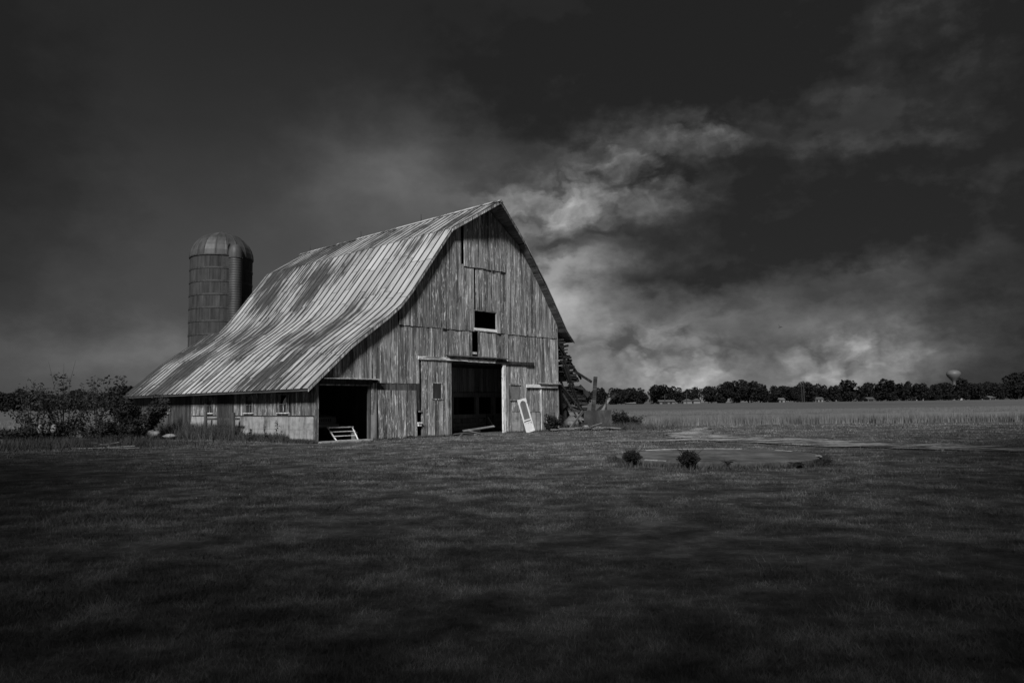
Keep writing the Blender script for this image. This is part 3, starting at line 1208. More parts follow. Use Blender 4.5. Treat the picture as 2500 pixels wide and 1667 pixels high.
rake(PL[1], PL[0], -.345, -1.245, .16, M_SIDING)
rake(PR[0], PR[1], -1.245, -.545, .16, M_SIDING)
for p0, p1 in zip(PL[1:-1], PL[2:]):
    rake(p0, p1, -.345, -.345, .14, M_SIDING)
for p0, p1 in zip(PR[1:-1], PR[2:]):
    rake(p0, p1, -.545, -.545, .10, M_DARKWOOD)
# boards of the right hand overhang, seen from below
pR, sR = path(PR[1:])
q = .05
while q < sR[-1] - .2:
    w_ = random.uniform(.2, .27)
    a, b = path_at(pR, sR, q), path_at(pR, sR, min(q + w_ - .012, sR[-1]))
    j = random.uniform(0, .05)
    MB().hexa([(a[0] - .05, -.54 + j, a[1] - .09), (b[0] - .05, -.54 + j, b[1] - .09), (b[0] - .05, .1, b[1] - .09), (a[0] - .05, .1, a[1] - .09),
               (a[0] - .035, -.54 + j, a[1] - .062), (b[0] - .035, -.54 + j, b[1] - .062), (b[0] - .035, .1, b[1] - .062),
               (a[0] - .035, .1, a[1] - .062)]).build('soffit_board', M_SHEATH, RF)
    q += w_
# eave edge, rafter tails
MB().box((-.60, -.34, 2.33), (-.57, 21.05, 2.41)).build('eave_board', M_DARKWOOD_Y, RF)
for k in range(28):
    v_ = .1 + k * .76
    MB().beam((-.56, v_, 2.40), (4.4, v_, 6.33), .05, .12).build('rafter', M_DARKWOOD, RF)
for k, v_ in enumerate((5.58, 11.85, 18.11)):
    r_ = MB()
    r_.tube([(10.9, v_, 13.0), (10.9, v_, 13.25), (10.9, v_, 13.48)], [.03, .024, .014], 5)
    r_.tube([(10.9, v_, 13.03), (10.9, v_, 13.10)], [.05, .03], 6)
    r_.build('lightning_rod', M_IRON, RF)
del k

# ruined lean-to on the right: rafters, ragged boards
RU = empty('collapsed_lean_to', BARN)


def lean(q):                                            # point on the ruined slope, q 0..1 from the eave down
    return 17.35 + q * 2.9, 5.75 - q * 5.5


for v_, q0, q1, dv in ((.15, .0, .97, .0), (.9, .02, .80, .2), (1.6, .05, 1.0, -.25), (3.2, .0, .72, .1), (4.6, .0, .9, .0), (6.5, 0, .7, 0)):
    a, b = lean(q0), lean(q1)
    MB().beam((a[0], v_, a[1]), (b[0], v_ + dv, b[1]), .07, .17).build('rafter', M_SHADE_BOARD, RU)
q = .06
while q < .62:
    a = lean(q)
    b = lean(q + .038)
    v0 = random.uniform(-.6, .0) if random.random() < .6 else random.uniform(-.1, .1)
    v1 = 8.0
    tlt = random.uniform(-.12, .12)
    if random.random() < .95:
        MB().hexa([(a[0] + .07, v0, a[1] + .07 + tlt), (b[0] + .07, v0 + .05, b[1] + .07 + tlt), (b[0] + .07, v1, b[1] + .07), (a[0] + .07, v1, a[1] + .07),
                   (a[0] + .09, v0, a[1] + .09 + tlt), (b[0] + .09, v0 + .05, b[1] + .09 + tlt), (b[0] + .09, v1, b[1] + .09), (a[0] + .09, v1, a[1] + .09)]).build('roof_board', M_SHADE_BOARD, RU)
    q += random.uniform(.039, .044)
for (a, b, w_, h_) in (((18.6, -.1, 3.75), (19.75, -.7, 3.0), .05, .16), ((19.2, -.1, 2.75), (19.8, -.4, 2.1), .07, .3),
                       ((17.9, .2, 4.3), (20.1, .4, .7), .06, .12), ((18.2, .5, 2.8), (20.2, -.2, .5), .06, .1),
                       ((18.6, .8, 1.6), (20.7, .3, 1.1), .06, .12), ((17.2, .1, 5.6), (19.3, -.2, 3.2), .06, .12)):
    MB().beam(a, b, w_, h_).build('broken_board', M_SHADE_BOARD, RU)
for k in range(8):                                      # boards added to fill the front, near black in place of shade
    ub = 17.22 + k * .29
    MB().box((ub, 1.1, random.uniform(.0, .3)), (ub + .27, 1.13, max(.7, 5.45 - (ub - 17.35) * 1.9))).build('shade_filler_board', M_SHADE_BOARD, RU)
for k in range(30):                                     # splintered ends sticking out all the way down
    q_ = .03 + .03 * k
    a = lean(q_)
    L_ = random.uniform(.15, .55) * (1.2 if random.random() < .3 else .7)
    an_ = random.uniform(-.5, .3)
    MB().beam((a[0] - .1, .5, a[1] + .05), (a[0] + .10 + random.uniform(-.05, .1), -L_, a[1] + .05 + an_ * L_), .03, random.uniform(.07, .18)).build('splintered_board', M_SHADE_BOARD, RU)
for k in range(9):                                      # inner crib slats that catch light
    MB().box((17.5, .9, .5 + k * .24), (18.0, .94, .56 + k * .24)).build('slat', M_DARKWOOD, RU)
MB().box((18.15, .85, 0), (18.3, 1.0, 3.4)).build('post', M_DARKWOOD, RU)
for k in range(26):                                     # jumble of boards at the foot
    ux, vx = random.uniform(18.2, 21.2), random.uniform(-.9, 1.6)
    zz = random.uniform(.05, max(.15, 1.0 - abs(ux - 19.8) * .5))
    an_, L_ = random.uniform(0, 3.14), random.uniform(.5, 1.6)
    tz = random.uniform(-.35, .35)
    MB().beam((ux - math.cos(an_) * L_ / 2, vx - math.sin(an_) * L_ / 2, max(.02, zz - tz * L_ / 2)),
              (ux + math.cos(an_) * L_ / 2, vx + math.sin(an_) * L_ / 2, max(.02, zz + tz * L_ / 2)), random.uniform(.06, .2), .03).build('broken_board', random.choice([M_DARKWOOD, M_SHADE_BOARD, M_DARKWOOD, M_SIDING]), RU)
MB().box((19.0, .9, 0), (19.15, 1.05, 1.9)).build('post', M_DARKWOOD, RU)
for k in range(9):                                      # boards added across the lean-to back to keep its inside dark
    ub = 17.2 + k * .3
    MB().box((ub, 8.0, 0), (ub + .285, 8.04, max(.5, 5.7 - (ub - 17.35) * 1.9))).build('plank', M_DARKWOOD, RU)

# ------------------------------------------------------------------ things at the barn
# white screen door leaning on the wall
SDr = empty('screen_door', None, BW(13.98, -.52, .03), TH)
tag(SDr, 'white panelled screen door with arched top leaning on the barn front', 'door')
W_, H_, T_ = .74, 1.98, .035


def leaned(o):
    o.rotation_euler = (R(-11), R(-10.5), 0)
    return o


mb = MB()
mb.box((-W_ / 2, -T_, 0), (-W_ / 2 + .10, 0, H_)).box((W_ / 2 - .10, -T_, 0), (W_ / 2, 0, H_))
leaned(mb.build('stile', M_WHITE, SDr))
leaned(MB().box((-W_ / 2 + .1, -T_, .0), (W_ / 2 - .1, 0, .09)).build('rail', M_WHITE, SDr))
leaned(MB().box((-W_ / 2 + .1, -T_, .55), (W_ / 2 - .1, 0, .63)).build('rail', M_WHITE, SDr))
leaned(MB().box((-W_ / 2 + .1, -T_, .69), (W_ / 2 - .1, 0, .76)).build('rail', M_WHITE, SDr))
arch = []
nA = 12
for k in range(nA + 1):
    a = math.pi * k / nA
    arch.append((math.cos(a) * (W_ / 2 - .1), H_ - .36 + math.sin(a) * .24))
V, F = [], []
for (x, z) in arch:
    V += [(x, -T_, z), (x, -T_, H_), (x, 0, z), (x, 0, H_)]
for k in range(nA):
    i, j = k * 4, k * 4 + 4
    F += [(i, j, j + 1, i + 1), (i + 2, i + 3, j + 3, j + 2), (i, i + 2, j + 2, j), (i + 1, j + 1, j + 3, i + 3)]
leaned(MB().add(V, F).build('arched_head', M_WHITE, SDr))
leaned(MB().box((-W_ / 2 + .1, -.024, .09), (0 - .004, -.012, .55)).build('panel', M_WHITE, SDr))
leaned(MB().box((.004, -.024, .09), (W_ / 2 - .1, -.012, .55)).build('panel', M_WHITE, SDr))
leaned(MB().box((-W_ / 2 + .1, -.02, .63), (W_ / 2 - .1, -.012, .69)).build('slot_panel', M_BOARDED, SDr))
leaned(MB().box((-W_ / 2 + .1, -.012, .76), (W_ / 2 - .1, -.006, H_ - .15)).build('screen', M_GALV, SDr))
leaned(MB().box((-W_ / 2 + .04, -.06, .62), (-W_ / 2 + .08, -T_, .68)).build('handle', M_IRON, SDr))

# slanted pale gate in the shed doorway
GT = empty('gate', None, BW(1.9, .6, .03), TH)
tag(GT, 'pale slatted gate tipped back in the shed doorway', 'gate')
for k in range(4):
    f = k / 3
    a = (-.64 + f * .10, -.32 + f * .92, .03 + f * .58)
    b = (.62 + f * .32, -.32 + f * .92, .03 + f * .58)
    MB().beam(a, b, .05 if k < 3 else .1, .035 if k < 3 else .06).build('rail', M_GATE, GT)
MB().beam((-.62, -.31, .03), (-.52, .6, .63), .045, .045).build('stile', M_GATE, GT)
MB().beam((.58, -.31, .03), (.88, .6, .61), .045, .045).build('stile', M_GATE, GT)

BK = empty('bucket', None, BW(2.72, .95, .02), TH)
tag(BK, 'small metal bucket beside the tipped gate in the shed doorway', 'bucket')
mb = MB().lathe([(.001, .01), (.12, .01), (.165, .33), (.175, .34), (.175, .36), (.155, .36), (.115, .03), (.001, .03)], 18)
o = mb.build('body', M_GALV, BK)
smooth_by_angle(o)
mb = MB().tube([(-.17 * math.cos(a), .02, .34 - .14 * math.sin(a)) for a in np.linspace(0, math.pi, 9)], .006, 5)
mb.build('handle', M_IRON, BK)

# old pickup nosed towards the shed doorway
TK = empty('pickup_truck', None, BW(2.45, 3.3, .0), TH)
tag(TK, 'old pickup truck parked nose out in the dark shed bay', 'truck')


def loft(sections, name, mat, parent):
    """sections: list of (y, [(x,z)...]) closed outlines, joined lengthwise"""
    V, F = [], []
    n = len(sections[0][1])
    for y, ring in sections:
        V += [(x, y, z) for x, z in ring]
    for i in range(len(sections) - 1):
        for k in range(n):
            F.append((i * n + k, i * n + (k + 1) % n, (i + 1) * n + (k + 1) % n, (i + 1) * n + k))
    F.append(tuple(range(n - 1, -1, -1)))
    F.append(tuple((len(sections) - 1) * n + k for k in range(n)))
    o = link(name, mesh(name, V, F, mat), parent)
    smooth_by_angle(o, 35)
    return o


def rr(w, z0, z1, r=.1):
    return [(-w, z0), (w, z0), (w, z1 - r), (w - r * .4, z1 - r * .3), (w - r * 1.5, z1), (-w + r * 1.5, z1), (-w + r * .4, z1 - r * .3), (-w, z1 - r)]


loft([(0, rr(.84, .62, 1.08)), (.1, rr(.9, .55, 1.15)), (1.2, rr(.92, .5, 1.22)), (1.35, rr(.92, .48, 1.22)), (2.9, rr(.92, .48, 1.2)), (4.6, rr(.9, .5, 1.2))], 'body', M_TRUCK, TK)
loft([(1.25, rr(.82, 1.16, 1.24, .05)), (1.75, rr(.74, 1.16, 1.72, .12)), (2.5, rr(.74, 1.16, 1.74, .12)), (2.75, rr(.78, 1.16, 1.24, .05))], 'cab', M_TRUCK, TK)
MB().add([(-.66, 1.34, 1.30), (.66, 1.34, 1.30), (.6, 1.70, 1.66), (-.6, 1.70, 1.66)], [(0, 1, 2, 3)]).build('windshield', M_PANE, TK)
MB().box((-.80, -.035, .86), (.80, -.02, 1.05)).build('grille_frame', M_CHROME, TK)
GR = MB().box((-.56, -.05, .88), (.56, -.036, 1.03)).build('grille', M_IRON, TK)
for k in range(9):
    MB().box((-.52 + k * .125, -.07, .885), (-.46 + k * .125, -.051, 1.025)).build('bar', M_CHROME, GR)
for s_ in (-1, 1):
    mb = MB().tube([(s_ * .69, -.02, .955), (s_ * .69, -.07, .955), (s_ * .69, -.085, .955)], [.085, .085, .05], 14)
    mb.build('headlight', M_CHROME, TK, True)
loft([(-.22, rr(.86, .62, .76, .04)), (-.12, rr(.92, .60, .78, .04)), (-.05, rr(.9, .62, .76, .04))], 'bumper', M_CHROME, TK)
for s_ in (-1, 1):
    for y_ in (.75, 3.7):
        wv = empty('wheel', TK, (s_ * .78, y_, .36), 0)
        mb = MB().tube([(-.1, 0, 0), (-.09, 0, 0), (.09, 0, 0), (.1, 0, 0)], [.30, .36, .36, .30], 20)
        mb.build('tyre', M_RUBBER, wv, True)
        MB().tube([(-.105, 0, 0), (.105, 0, 0)], [.2, .2], 14).build('rim', M_CHROME, wv)

# loose planks in the big doorway and around the yard


def loose(label, a, b, w_, h_, mat=None, name='plank_on_ground', cat='plank', roll=0.0):
    a, b = Vector(a), Vector(b)
    d = b - a
    L = d.length
    o = MB().box((-L / 2, -w_ / 2, -h_ / 2), (L / 2, w_ / 2, h_ / 2)).build(name, mat or M_LOOSE)
    o.matrix_world = Matrix.Translation((a + b) / 2) @ d.to_track_quat('X', 'Z').to_matrix().to_4x4() @ Matrix.Rotation(R(roll), 4, 'X')
    tag(o, label, cat)
    return o


P_ = lambda u_, v_, z_: BW(u_, v_, z_)
loose('long pale plank lying along the sill of the big doorway', P_(8.4, .05, .10), P_(9.7, -.15, .16), .14, .03)
loose('short wide board tipped over the planks in the big doorway', P_(9.45, .25, .30), P_(10.15, -.35, .06), .34, .03)
loose('plank propped at a slant across the right half of the big doorway', P_(9.9, .9, .20), P_(11.7, .2, .42), .16, .035, roll=25)
loose('thin batten lying flat at the front of the big doorway', P_(9.7, -.25, .05), P_(11.2, -.1, .06), .07, .03)
loose('dark split plank under the pile in the big doorway', P_(8.5, .6, .06), P_(10.4, .9, .09), .18, .03, M_DEBRIS)
loose('dark crooked board in the back of the doorway pile', P_(9.0, 1.3, .12), P_(10.9, .7, .16), .2, .03, M_DEBRIS)
loose('broken slat poking from the left of the doorway pile', P_(8.6, -.3, .04), P_(9.2, .1, .12), .08, .025)
loose('dark beam lying behind the planks in the big doorway', P_(9.4, 1.9, .1), P_(11.9, 1.6, .1), .2, .18, M_DEBRIS)

# right of the barn: concrete tank, post, timbers
TA = empty('concrete_tank', None, (5.30, 46.9, 0), R(-6))
tag(TA, 'square concrete tank with fallen timbers leaning behind it', 'tank')
mb = MB()
mb.box((-.85, -.7, -.1), (.85, -.56, 1.22)).box((-.85, .56, -.1), (.85, .7, 1.20)).box((-.85, -.555, -.1), (-.72, .555, 1.21)).box((.72, -.555, -.1), (.85, .555, 1.215))
mb.build('tank_wall', M_TANK, TA)
MB().box((-.71, -.55, .2), (.71, .55, .9)).build('fill', M_SOIL, TA)


def timber(label, a, b, w_, h_, mat=M_DEBRIS, cat='timber', name='leaning_timber', roll=0):
    return loose(label, a, b, w_, h_, mat, name, cat, roll)


timber('thick squared post standing tall and tilted behind the concrete tank', (5.25, 49.9, -.1), (5.56, 49.9, 3.42), .24, .24, cat='post', name='leaning_post')
timber('grey plank rising to the right above the concrete tank', (5.3, 48.6, 1.0), (6.75, 48.9, 2.25), .05, .16)
timber('pale painted board slanting up over the tank corner', (5.55, 47.9, .9), (6.25, 48.1, 1.98), .05, .15, M_LOOSE, 'board')
timber('dark upright stub beside the pale board over the tank', (5.95, 48.0, .6), (6.0, 48.0, 1.9), .09, .09)
timber('long plank leaning from the ground to the tank edge', (3.35, 45.6, .0), (4.35, 46.6, 1.15), .06, .16, M_LOOSE, 'plank')
timber('dark rafter lying across the rubble left of the tank', (3.5, 47.6, 1.3), (5.0, 47.4, 1.0), .1, .14)
timber('thin pole crossing the rubble towards the tank', (3.2, 47.8, 2.3), (4.4, 46.7, .1), .06, .08)
timber('long pale board lying in the grass before the tank', (2.75, 44.9, 0.16), (5.1, 46.0, 0.20), .14, .06, M_LOOSE, 'plank')
timber('pale board lying at an angle right of the tank', (5.0, 45.7, 0.22), (6.45, 44.7, 0.14), .15, .06, M_LOOSE, 'plank')
timber('flat grey board half buried beside the barn corner', (2.2, 44.2, 0.13), (3.6, 44.4, 0.14), .2, .06, M_LOOSE, 'plank')
timber('short weathered board flat in the grass before the tank', (4.6, 44.9, 0.14), (5.4, 44.8, 0.16), .22, .06, M_LOOSE, 'plank')


for k_, (a_, b_, lb_) in enumerate((((3.9, 45.3, .1), (4.7, 44.7, .2), 'splintered plank crossing the long pale board'), ((5.6, 45.3, .1), (6.9, 45.6, .14), 'grey board poking out right of the tank'),
                                  ((4.3, 46.0, .1), (5.4, 45.5, .45), 'plank tilted up against the tank front'), ((6.3, 45.9, .1), (7.3, 45.2, .12), 'board end lying farthest right of the tank'))):
    timber(lb_, a_, b_, .15, .05, M_LOOSE if k_ % 2 == 0 else M_DEBRIS, 'plank')


def rock(label, loc, r, seed, mat=M_STONE, name='stone', sq=.7):
    n1, n2 = 7, 10
    V, F = [], []
    rs = np.random.default_rng(seed)
    for i in range(n1 + 1):
        for k in range(n2):
            a, b = math.pi * i / n1, 2 * math.pi * k / n2
            rad = r * (1 + .0 if i in (0, n1) else r * 0 + r) if False else r * (1 + (rs.random() - .5) * .35 * (0 < i < n1))
            V.append((rad * math.sin(a) * math.cos(b), rad * math.sin(a) * math.sin(b), rad * sq * math.cos(a)))
    for i in range(n1):
        for k in range(n2):
            F.append((i * n2 + k, (i + 1) * n2 + k, (i + 1) * n2 + (k + 1) % n2, i * n2 + (k + 1) % n2))
    o = MB().add(V, F).build(name, mat, None, True, loc)
    tag(o, label, 'stone')
    return o


rock('pale rubble stone between the barn corner and the tank', (3.55, 46.2, .42), .3, 3, M_PAD)
rock('small rubble stone at the foot of the concrete tank', (4.45, 46.0, .16), .22, 4)
rock('pale rounded stone in the weeds by the side wall', (-19.3, 40.2, .30), .36, 5)
rock('low pale stone next to the rounded one by the side wall', (-18.3, 40.0, .16), .34, 6, sq=.4)
rock('stone heap base dark in the rubble behind the leaning plank', (3.9, 47.8, .4), .7, 8, M_PAD)
for k, (x_, z_) in enumerate(((-21.55, .95), (-21.25, .98), (-20.95, .97))):
    r_ = rock(['pale upright stone in the dark shrub, first from the field', 'pale upright stone in the dark shrub, middle of three',
               'pale upright stone in the dark shrub, nearest the barn'][k], (x_, 34.2, z_ * .8), .13, 20 + k, sq=1.7)

# fence remnant before the boarded side door
FN = empty('fence_remnant', None, BW(-.55, 8.2, 0), TH)
tag(FN, 'two dark fence posts with a rail before the boarded side door', 'fence')
for y_, h_ in ((1.55, 1.46), (-1.55, 1.40)):
    MB().tube([(0, y_, -.2), (.01, y_, .7), (.0, y_, h_)], [.10, .095, .085], 8).build('post', M_DARKWOOD, FN)
MB().beam((.05, 1.6, 1.06), (.05, -2.1, 1.08), .05, .10).build('rail', M_DARKWOOD, FN)
MB().beam((.0, -1.5, .55), (-.1, -.7, .05), .05, .07).build('brace', M_DARKWOOD, FN)
MB().beam((-.05, 1.5, .8), (-.2, 2.0, .55), .03, .04).build('stub', M_DARKWOOD, FN)

# brush pile boards on the left
for k, (a, b) in enumerate((((-17.4, 30.7, .06), (-15.6, 31.0, .12)), ((-17.6, 31.4, .1), (-16.3, 31.1, .28)), ((-18.4, 30.9, .05), (-15.2, 30.6, .06)),
                            ((-17.9, 31.8, .25), (-16.9, 31.5, .1)))):
    loose(['grey slat slanting on the brush pile left of the barn', 'bent stick raised over the brush pile', 'long flat board under the brush pile',
           'short stick at the back of the brush pile'][k], a, b, .09, .03, M_LOOSE)

# ------------------------------------------------------------------ silo
SX, SY, SR, SZ = -24.38, 62.0, 2.47, 14.1
SI = empty('silo', None, (SX, SY, 0))
tag(SI, 'tall round silo with domed cap and filling chute behind the barn', 'silo')
NST, ROWS = 18, 13
hrow = SZ / ROWS
protos = {}
ST = empty('stave_wall', SI)
for rrow in range(ROWS):
    for k in range(NST):
        da = 2 * math.pi / NST
        odd = rrow % 2
        key = 0
        if key not in protos:
            V, F = [], []
            m = 4
            for zz in (.025, hrow - .025):
                for rad in (SR - .06, SR):
                    for i in range(m + 1):
                        a = -da / 2 + .003 + (da - .006) * i / m
                        V.append((rad * math.cos(a), rad * math.sin(a), zz))
            q = m + 1
            for i in range(m):
                F += [(q + i, q + i + 1, 3 * q + i + 1, 3 * q + i), (i, 2 * q + i, 2 * q + i + 1, i + 1), (i, i + 1, q + i + 1, q + i),
                      (2 * q + i, 3 * q + i, 3 * q + i + 1, 2 * q + i + 1)]
            F += [(0, q, 3 * q, 2 * q), (m, 2 * q + m, 3 * q + m, q + m)]
            protos[key] = mesh('stave', V, F, M_STAVE)
        o = link('stave', protos[key], ST, (0, 0, rrow * hrow), (0, 0, k * da + odd * da * .0))
MB().lathe([(SR - .07, 0), (SR - .07, SZ)], 36).build('lining', M_IRON, SI)
HP = None
for rrow in range(1, ROWS):
    if HP is None:
        mb = MB().lathe([(SR + .0, -.07), (SR + .035, -.07), (SR + .035, .07), (SR + .0, .07)], 54)
        HP = mesh('hoop', mb.v, mb.f, M_IRON)
    link('hoop', HP, SI, (0, 0, rrow * hrow))
DM = empty('dome', SI, (0, 0, SZ))
GN = 18
V, F = [], []
prof = [(math.cos(a) ** .9 * (SR + .05) if a < 1.5 else .02, math.sin(a) * 2.2 + (.10 * (a / 1.57) ** 6)) for a in np.linspace(0, math.pi / 2, 9)]
for r_, z_ in prof:
    for sgn in (-1, -.75, .75, 1):
        a = sgn * math.pi / GN * .985
        rad = r_ + (.035 if abs(sgn) == 1 else .0)
        V.append((rad * math.cos(a), rad * math.sin(a), z_))
for i in range(len(prof) - 1):
    for j in range(3):
        F.append((i * 4 + j, i * 4 + j + 1, i * 4 + 5 + j, i * 4 + 4 + j))
gore = mesh('gore', V, F, M_DOME)
for k in range(GN):
    link('gore', gore, DM, (0, 0, 0), (0, 0, 2 * math.pi * (k + .5) / GN))
MB().lathe([(SR - .02, -.06), (SR + .07, -.06), (SR + .07, .04), (SR - .02, .04)], 54).build('rim', M_IRON, DM)
MB().lathe([(.001, 2.38), (.12, 2.36), (.2, 2.28), (.22, 2.22)], 16).build('cap', M_IRON, DM)
tw = Vector((.366, -.93, 0))
rt = Vector((.93, .366, 0))
cc = tw * 2.25 + rt * 1.06
CHU = empty('chute', SI, cc)
prof = []
z = 3.0
while z < SZ - .25:
    prof += [(.52, z), (.534, z + .04), (.534, z + .10), (.52, z + .14)]
    z += .2
o = MB().lathe(prof, 20).build('ribbed_tube', M_DOME, CHU)
smooth_by_angle(o, 50)
o = MB().lathe([(.57, SZ - .25), (.57, SZ + .1), (.52, SZ + .45), (.38, SZ + .75), (.18, SZ + .9), (.001, SZ + .93)], 18).build('hood', M_DOME, CHU, True)
MB().beam(tuple(-rt * .62 + tw * .2 + Vector((0, 0, SZ - .1))), tuple(-rt * .62 + tw * .2 + Vector((0, 0, SZ + 1.2))), .06, .06).build('bracket', M_IRON, CHU)
MB().tube([tuple(-rt * .85 + tw * .1 + Vector((0, 0, 3))), tuple(-rt * .85 + tw * .1 + Vector((0, 0, SZ)))], .12, 8).build('pipe', M_IRON, CHU)

# ------------------------------------------------------------------ round slab in the yard
SL = empty('round_slab', None, (PAD_C[0], PAD_C[1], 0))
tag(SL, 'low round concrete slab in the lawn, an old silo footing', 'slab')
mb = MB()
ring = []
nS = 64
for k in range(nS):
    a = 2 * math.pi * k / nS
    r_ = PAD_R * (1 + .012 * math.sin(5 * a + 1) + random.uniform(-.006, .006))
    ring.append((r_ * math.cos(a), r_ * math.sin(a)))
mb.add([(x, y, -.15) for x, y in ring] + [(x, y, .13) for x, y in ring] + [(x * .975, y * .975, .16) for x, y in ring],
       [(k, (k + 1) % nS, nS + (k + 1) % nS, nS + k) for k in range(nS)]
       + [(nS + k, nS + (k + 1) % nS, 2 * nS + (k + 1) % nS, 2 * nS + k) for k in range(nS)] + [tuple(2 * nS + k for k in range(nS))])
mb.build('slab_body', M_PAD, SL)
mb = MB()
for a0, a1 in ((1.0, 2.2), (2.5, 2.75), (.35, .6), (3.75, 4.0), (5.75, 6.0)):   # worn bright rim pieces
    prof = [(PAD_R - .16, .162), (PAD_R - .05, .175), (PAD_R + .0, .15)]
    seg = MB().lathe(prof, 14, a0, a1)
    seg.build('broken_rim', M_CONC, SL)


# ------------------------------------------------------------------ vegetation builders


def leaf_mesh(name, C, size, mat, up=.3, aspect=.5):
    n = len(C)
    d = rng.normal(size=(n, 3))
    d[:, 2] = d[:, 2] * .6 + up * rng.random(n)
    d /= np.linalg.norm(d, axis=1)[:, None]
    e = rng.normal(size=(n, 3))
    e -= d * np.sum(e * d, 1)[:, None]
    e /= np.linalg.norm(e, axis=1)[:, None]
    s = (size * (.6 + .8 * rng.random(n)))[:, None]
    co_ = np.stack([C - d * s * .5, C + e * s * aspect * .5, C + d * s * .5, C - e * s * aspect * .5], 1).reshape(-1, 3)
    fc = np.arange(4 * n).reshape(-1, 4)
    return fast_mesh(name, co_, fc, mat)


def crown_points(n, rx, ry, rz, clumps, seed, shell=.55):
    rs = np.random.default_rng(seed)
    cs = rs.normal(size=(clumps, 3))
    cs /= np.linalg.norm(cs, axis=1)[:, None]
    cs *= (.35 + .5 * rs.random((clumps, 1)))
    cr = .28 + .22 * rs.random(clumps)
    k = rs.integers(0, clumps, n)
    p = rs.normal(size=(n, 3))
    p /= np.linalg.norm(p, axis=1)[:, None]
    p *= (shell + (1 - shell) * rs.random((n, 1)) ** .5)
    q = cs[k] + p * cr[k][:, None]
    q *= np.array([rx, ry, rz])
    return q


def make_tree(seed, h, r, leaves, lsize, mat, name='broadleaf_tree'):
    rs = random.Random(seed)
    root = empty(name)
    th = h * .30
    tb = MB()
    tb.tube([(0, 0, -.2), (rs.uniform(-.1, .1), 0, th * .6), (rs.uniform(-.2, .2), rs.uniform(-.2, .2), th), (0, 0, h * .75)],
            [h * .028, h * .022, h * .018, h * .006], 7)
    for k in range(7):
        a = rs.uniform(0, 6.28)
        z0 = th * rs.uniform(.7, 1.6)
        l_ = r * rs.uniform(.5, .85)
        tb.tube([(0, 0, z0), (math.cos(a) * l_ * .5, math.sin(a) * l_ * .5, z0 + l_ * .45), (math.cos(a) * l_, math.sin(a) * l_, z0 + l_ * rs.uniform(.6, 1.1))],
                [h * .011, h * .008, h * .003], 5)
    tb.build('trunk', M_BARK, root)
    C = crown_points(leaves, r * 1.05, r * 1.05, h * .46, rs.randint(14, 22), seed)
    C[:, 2] += h * .55
    C[:, 2] = np.maximum(C[:, 2], h * .06 + .3 * rng.random(len(C)))
    link('crown', leaf_mesh('crown', C, lsize, mat, aspect=.75), root)
    return root


TREES = [make_tree(100 + i, 10.0, rr_, 2600, .75, M_FARLEAF) for i, rr_ in enumerate((4.2, 5.2, 3.4, 4.8, 6.0, 3.8))]
first = [True] * len(TREES)


def pix_dir(x, Y):
    """world x at depth Y for a column of the photograph, used once to lay the row of trees out on the ground"""
    return (x - 1250) / 1820 * Y * 1.003


def place_tree(i, x, y, h, label, group=None, rz=None, wide=1.0):
    p = TREES[i]
    if first[i]:
        first[i] = False
        o = p
    else:
        o = copy_tree(p)
    o.location = (x, y, float(gh(np.array([x]), np.array([y]))[0]) - .1)
    s = h / 10.0
    o.scale = (s * wide, s * wide, s)
    o.rotation_euler = (0, 0, rng.random() * 6.28 if rz is None else rz)
    tag(o, label, 'tree', group)
    return o


# heights in the far row follow the outline: (column, top above the horizon in photo pixels)
ROW = [(1390, 30), (1425, 32), (1462, 40), (1500, 38), (1533, 36), (1560, 30), (1604, 46), (1640, 38), (1672, 37), (1690, 36), (1725, 42),
       (1757, 45), (1787, 50), (1822, 50), (1850, 47), (1882, 38), (1910, 36), (1942, 42), (1966, 46), (1996, 38), (2030, 38), (2070, 45),
       (2120, 40), (2158, 46), (2180, 38), (2205, 40), (2240, 40), (2272, 38), (2300, 40), (2342, 54), (2372, 40), (2400, 44), (2432, 44), (2468, 56), (2500, 60)]
LM = [(1453, 'the leaning post'), (1535, 'the low pale shed'), (1622, 'the long low farm building'), (1684, 'the pair of white sheds'), (1787, 'the tallest stand'),
      (1890, 'the pale bungalow'), (1954, 'the twin utility poles'), (1985, 'the dark roofed bungalow'), (2045, 'the small bright house'), (2114, 'the tiny tilted house'),
      (2160, 'the spiky tree'), (2232, 'the low garage'), (2262, 'the grey house'), (2323, 'the water tower'), (2374, 'the tall roofed house'), (2408, 'the last small house'), (2500, 'the frame edge')]
special = {12: 'broadest dark tree of the tallest stand in the far row', 23: 'spiky topped tree standing out of the far row',
           29: 'big rounded tree in front of the water tower', 34: 'tallest dark tree at the right end of the far row',
           6: 'rounded tree with ragged top behind the low farm building', 18: 'upright tree beside the twin utility poles in the far row'}
used_labels = set()


def row_label(px_):
    for d_, nm in sorted((abs(px_ - a), (a, b)) for a, b in LM):
        side = 'behind' if d_ < 9 else ('just left of' if px_ < nm[0] else 'just right of')
        if d_ > 34:
            side = side.replace('just ', 'farther ')
        lb = 'dark tree of the far row %s %s' % (side, nm[1])
        if lb not in used_labels:
            used_labels.add(lb)
            return lb
    return 'dark broadleaf tree in the unbroken far row right of the barn'


